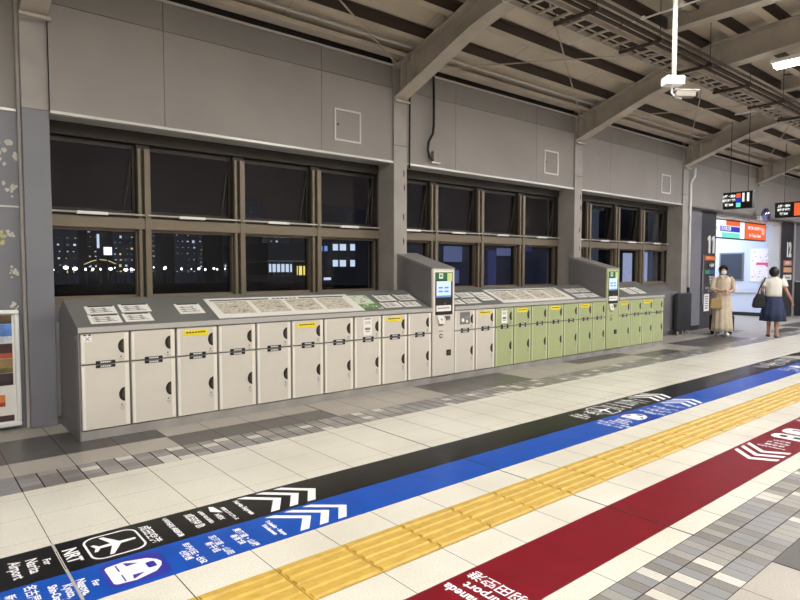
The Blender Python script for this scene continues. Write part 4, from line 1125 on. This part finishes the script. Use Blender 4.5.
b = MB(); b.ball((0,-.012,1.488),(.098,.112,.112),HAIR,20,14,keep=lambda v: not (v.y > .05 and v.z < .045) and v.z > -.11); solid(b.build('hair', p2, smooth=True), .006)
SH2 = mat('brown_sandal', (70,48,40), .6)
for s, st in ((-1,.10),(1,-.08)):
    b = MB(); x = s*.07
    b.loft([(x,st+.045,.0,.042,.12),(x,st+.045,.012,.042,.12),(x,st+.045,.02,.038,.11)], SH2, 20); b.tube([(x-.04,st+.08,.02),(x-.02,st+.08,.06),(x+.02,st+.08,.06),(x+.04,st+.08,.02)],.006,SH2,6); b.build('sandal', p2, smooth=True)
sb_ = empty('shoulder_bag', wpos(p2, (-.27,-.05,.66)), ang2); tag(sb_, 'black shoulder bag hanging at the side of the person in the navy skirt', 'handbag')
b = MB(); b.prism([(-.16,.03),(-.12,0),(.10,0),(.13,.03),(.11,.30),(-.06,.33),(-.13,.2)], -.07,.07,'y',BK); b.build('bag_body', sb_, bevel=.03)
b = MB(); b.tube([(-.05,.0,.30),(-.01,-.06,.46),(.07,-.07,.62),(.10,.03,.69),(.07,.13,.62),(.06,.12,.46),(.06,.04,.29)],.014,BK,8); b.build('bag_strap', sb_, smooth=True)

# ------------------------------------------------------------------ the city outside
M['bld'] = mat('night_building', (46,48,56), .8, noise=.1, scale=.1)
M['bld2'] = mat('night_building_dark', (26,28,34), .8)
M['roofo'] = mat('station_roof_metal', (72,80,104), .6, noise=.1, scale=.3)
M['win_w'] = emis('lit_window_cool', (215,228,245), 1.1); M['win_y'] = emis('lit_window_warm', (255,225,150), 1.0); M['lamp_s'] = emis('street_lamp_glow', (255,250,240), 7.0)
M['win_d'] = emis('lit_window_dim', (120,130,145), .45)
b = MB(); b.box(-300,900,8,900,-7.2,-7,mat('night_ground',(40,42,46),.9)); struct(b, 'ground_outside')
b = MB(); b.box(-20,38,16,76,-.5,-.3,M['roofo'])
for q in range(19): b.box(-20,38,17+3.1*q,17.2+3.1*q,-.3,-.16,M['roofo'])
b.box(-20,38,16,76,-.9,-.5,M['bld2'])
for q in range(8):
    for x_ in (-10,10,30): b.box(x_,x_+.4,18+7*q,18.4+7*q,-7,-.9,M['bld2']); tag(b.build('platform_roof'), 'low metal platform roof outside below the windows', 'roof')
for q in range(5):
    pass
rr = random.Random(21)
def tower(x0, x1, Y, z1, D, label, nw, m='bld', ws=1.1, zmin=0, mats=('win_w','win_w','win_d','win_d','win_y')):
    nw = int(nw*1.7)
    r = empty('office_tower', ((x0+x1)/2, Y, -7)); tag(r, label, 'building', None)
    h = (x1-x0)/2; b = MB(); b.box(-h,h,0,D,0,z1+7,M[m]); b.box(-h*.5,h*.3,D*.3,D*.6,z1+7,z1+9,M[m]); b.build('tower_body', r)
    cols = max(4, int((x1-x0)/2.2)); rowsn = max(3, int((z1-zmin)/1.7))
    cells = [(i,j) for i in range(cols) for j in range(rowsn)]; rr.shuffle(cells)
    protos = {}
    for (i,j) in cells[:nw]:
        mm = rr.choice(mats)
        x = -h + (i+.5)*(2*h/cols) + rr.uniform(-.3,.3); z = 7+zmin + (j+.5)*1.7
        if mm not in protos:
            w_ = MB(); w_.box(-ws*.33,ws*.33,-.06,0,-.28,.28,M[mm]); protos[mm] = w_.build('lit_window', r); o = protos[mm]
        else: o = protos[mm].copy(); COL.objects.link(o)
        o.location = (x, 0, z); sc0 = rr.choice([.45,.6,.8,1.0]); o.scale = (sc0, 1, sc0*rr.choice([.6,.9,1.3]))
    return r
T = [(45,78,170,228,'dark tower at the left edge of the first window',14),(86,112,230,222,'tower behind the vertical lit sign',16),(112,134,190,232,'tower left of the first mullion',14),
     (150,172,210,224,'tower just right of the first mullion',22),(174,196,170,231,'middle tower seen in the second window',14),(197,222,240,219,'tower at the right of the second window',26),
     (222,240,180,234,'tower partly hidden by the second mullion',12),(244,262,260,200,'tall tower in the third window',14),(262,290,220,229,'wide tower in the third window',14)]
for (pa, pb, Y, pt, l, nw) in T:
    A = aty(pa, pt, Y); B_ = aty(pb, pt, Y)
    tower(A.x, B_.x, Y, A.z, 16, 'distant dark ' + l if not l.startswith('dark') else 'distant ' + l, nw, 'bld' if nw % 4 else 'bld2', ws=.9 if Y < 200 else 1.2)
# lit billboard and vertical sign on the roofs
A = aty(104,247,120); B_ = aty(112,255,120)
r = empty('billboard', (A.x, 120, A.z)); tag(r, 'small bright white billboard among the distant buildings', 'billboard')
b = MB(); b.box(0,B_.x-A.x,0,.3,B_.z-A.z,0,emis('billboard_white',(225,235,255),2.2)); b.build('lit_face', r)
b = MB(); b.box((B_.x-A.x)/2-.1,(B_.x-A.x)/2+.1,.3,.5,-7-A.z,0,M['bld2']); b.build('post', r)
A = aty(97,234,121); B_ = aty(99.5,248,121); b = MB()
b.box(A.x,B_.x,121,121.3,B_.z,A.z,M['win_w']); b.box(A.x,B_.x,121.3,121.8,-7,A.z,M['bld2']); tag(b.build('vertical_sign'), 'tall thin lit sign beside the white billboard', 'lit sign')
# row of street lamps
lp = None
for i in range(34):
    px = 56 + i*6.6 + rr.uniform(-4,4); Y = rr.uniform(95,190); A = aty(px, 268.6+rr.uniform(-1.2,1.4), Y)
    if lp is None:
        lp = empty('street_lamp'); b = MB(); b.tube([(0,0,0),(0,0,8.2)],.07,M['bld2'],6); b.build('lamp_post', lp)
        b = MB(); b.ball((0,0,8.35),(.30,.30,.24),M['lamp_s'],8,6); b.build('lamp_head', lp); o = lp
    else: o = copy_tree(lp)
    o.location = (A.x, Y, A.z-8.35)
    for ch in o.children:
        if ch.name.startswith('lamp_head'): k_ = rr.choice([.45,.6,.8,1.15]); ch.scale = (k_,k_,1); 
    tag(o, 'distant bright street lamp in the row along the horizon', 'street lamp', 'street lamps outside')
# stadium-like curved roof lights
A = aty(88,262,150)
b = MB(); pts = [tuple(aty(px, py, 150)) for px, py in ((84,264.5),(92,261),(100,259.5),(108,260.5),(116,264))]; b.tube(pts, .09, M['win_y'], 6); b.tube([(p[0],p[1],p[2]-.5) for p in pts], .4, M['bld2'], 6)
for p in (pts[0],pts[2],pts[-1]): b.tube([p,(p[0],p[1],-7)],.15,M['bld2'],6)
tag(b.build('lit_footbridge'), 'curved footbridge outlined with warm lights', 'bridge')
# long station building with glowing concourse in window three
r = empty('station_building', (0,0,-7)); tag(r, 'long station building with a glowing glass floor seen through the third window', 'building')
def box_px(b, pa, pb, ya, yb, Y, D, m, zoff=7):
    A = aty(pa, ya, Y); B_ = aty(pb, yb, Y); b.box(A.x, B_.x, Y, Y+D, B_.z+zoff, A.z+zoff, m)
b = MB(); box_px(b, 268, 330, 243, 262, 70, 14, M['bld2']); box_px(b, 268, 330, 276, 310, 70, 14, M['bld2']); box_px(b,268,330,262,276,72,12,M['bld2']); b.build('station_body', r)
b = MB(); box_px(b, 270, 292, 264, 272, 71.5, .3, M['win_w']); b.build('lit_glass', r)
b = MB(); box_px(b, 298, 311, 266, 275, 71.5, .3, emis('lit_glass_yellow',(250,225,110),1.3)); b.build('lit_glass', r)
b = MB()
for q in range(9): box_px(b, 272+4.4*q, 272.6+4.4*q, 262, 276, 71.2, .2, M['bld2'])
b.build('mullion', r)
b = MB(); box_px(b, 268, 311, 260.5, 261.6, 69.8, .2, M['win_d']); b.build('roof_edge_light', r)
# nearer dark block with two rows of lit windows
r = empty('office_block', (0,0,-7)); tag(r, 'dark office block with two rows of lit windows seen beside the steel column', 'building')
b = MB(); box_px(b, 318, 378, 205, 330, 60, 1.5, M['bld2']); b.build('block_body', r)
for (pa, pb) in ((333,338),(340,346),(350.5,355)):
    for (ya, yb) in ((244,250.5),(260,266.5)):
        b = MB(); box_px(b, pa, pb, ya, yb, 59.9, .05, M['win_w']); b.build('lit_window', r)
for (pa, pb) in ((320.5,322.5),(324.5,327.5)):
    b = MB(); box_px(b, pa, pb, 246, 251, 59.9, .05, emis('lit_window_blue',(120,160,230),1)); b.build('lit_window', r)
b = MB(); box_px(b, 324, 331, 277.5, 280, 59.9, .05, M['win_w']); b.build('lit_window', r)
# added bluish block standing in for room reflections in the middle window
r = empty('reflection_block', (0,0,-7)); tag(r, 'dim bluish block outside, standing in for reflections in the middle window', 'building')
BLD = mat('blue_grey_reflection', (52,56,74), .8)
b = MB(); box_px(b, 405, 640, 245, 420, 34, 1.5, BLD); b.build('reflection_body', r)
for (pa,pb,ya,yb,mm) in ((444,462,246,262,'dimb'),(488,496,250,285,'dimb2'),(497,512,248,256,'dimb'),(449,459,270,283,'dimb'),(520,532,246,252,'dimb2')):
    if mm not in M: M[mm] = emis('reflection_glow_'+('pale' if mm=='dimb' else 'blue'), (112,124,170) if mm=='dimb' else (56,66,118), .5)
    b = MB(); box_px(b, pa, pb, ya, yb, 33.9, .05, M[mm]); b.build('lit_window', r)  # glowing panes that imitate the bluish reflections in the glass
# curtained lit windows opposite the right-hand window
r = empty('curtained_bay', (0,0,-7)); tag(r, 'tall lit curtained windows outside the right-hand window', 'building')
CU = emis('lit_curtain', (190,200,235), .75)
b = MB(); box_px(b, 606, 656, 205, 330, 8.7, .2, M['bld2']); b.build('wall_body', r)
for (pa,pb,ya,yb) in ((625,634,253,282),(642.5,647,252,282)):
    b = MB(); box_px(b, pa, pb, ya, yb, 8.62, .06, CU); b.build('lit_window', r)

# night sky
w = bpy.data.worlds.new('night'); SC.world = w; w.use_nodes = True; nt = w.node_tree; bg = nt.nodes['Background']
tc = nt.nodes.new('ShaderNodeTexCoord'); sp = nt.nodes.new('ShaderNodeSeparateXYZ'); cr = nt.nodes.new('ShaderNodeValToRGB')
nt.links.new(tc.outputs['Generated'], sp.inputs[0]); nt.links.new(sp.outputs['Z'], cr.inputs[0]); nt.links.new(cr.outputs[0], bg.inputs[0])
cr.color_ramp.elements[0].position = 0.0; cr.color_ramp.elements[0].color = rgb(36,30,29)
cr.color_ramp.elements[1].position = .35; cr.color_ramp.elements[1].color = rgb(20,18,21)
bg.inputs[1].default_value = 1.0
su = bpy.data.lights.new('outdoor_fill_sun', 'SUN'); su.energy = 1.5; su.color = (.74,.82,1.0); su.angle = .3  # added blue sun that brightens the roofs and facades outside
so_ = bpy.data.objects.new('outdoor_fill_sun', su); COL.objects.link(so_); so_.rotation_euler = (math.radians(38), 0, math.radians(-15)); so_.location = (20, 40, 30)

vs = SC.view_settings; vs.view_transform = 'Standard'; vs.look = 'None'; vs.gamma = 1; vs.use_curve_mapping = False; vs.exposure = 0.0
SC.cycles.use_denoising = True
SC.cycles.max_bounces = 8; SC.cycles.transparent_max_bounces = 12
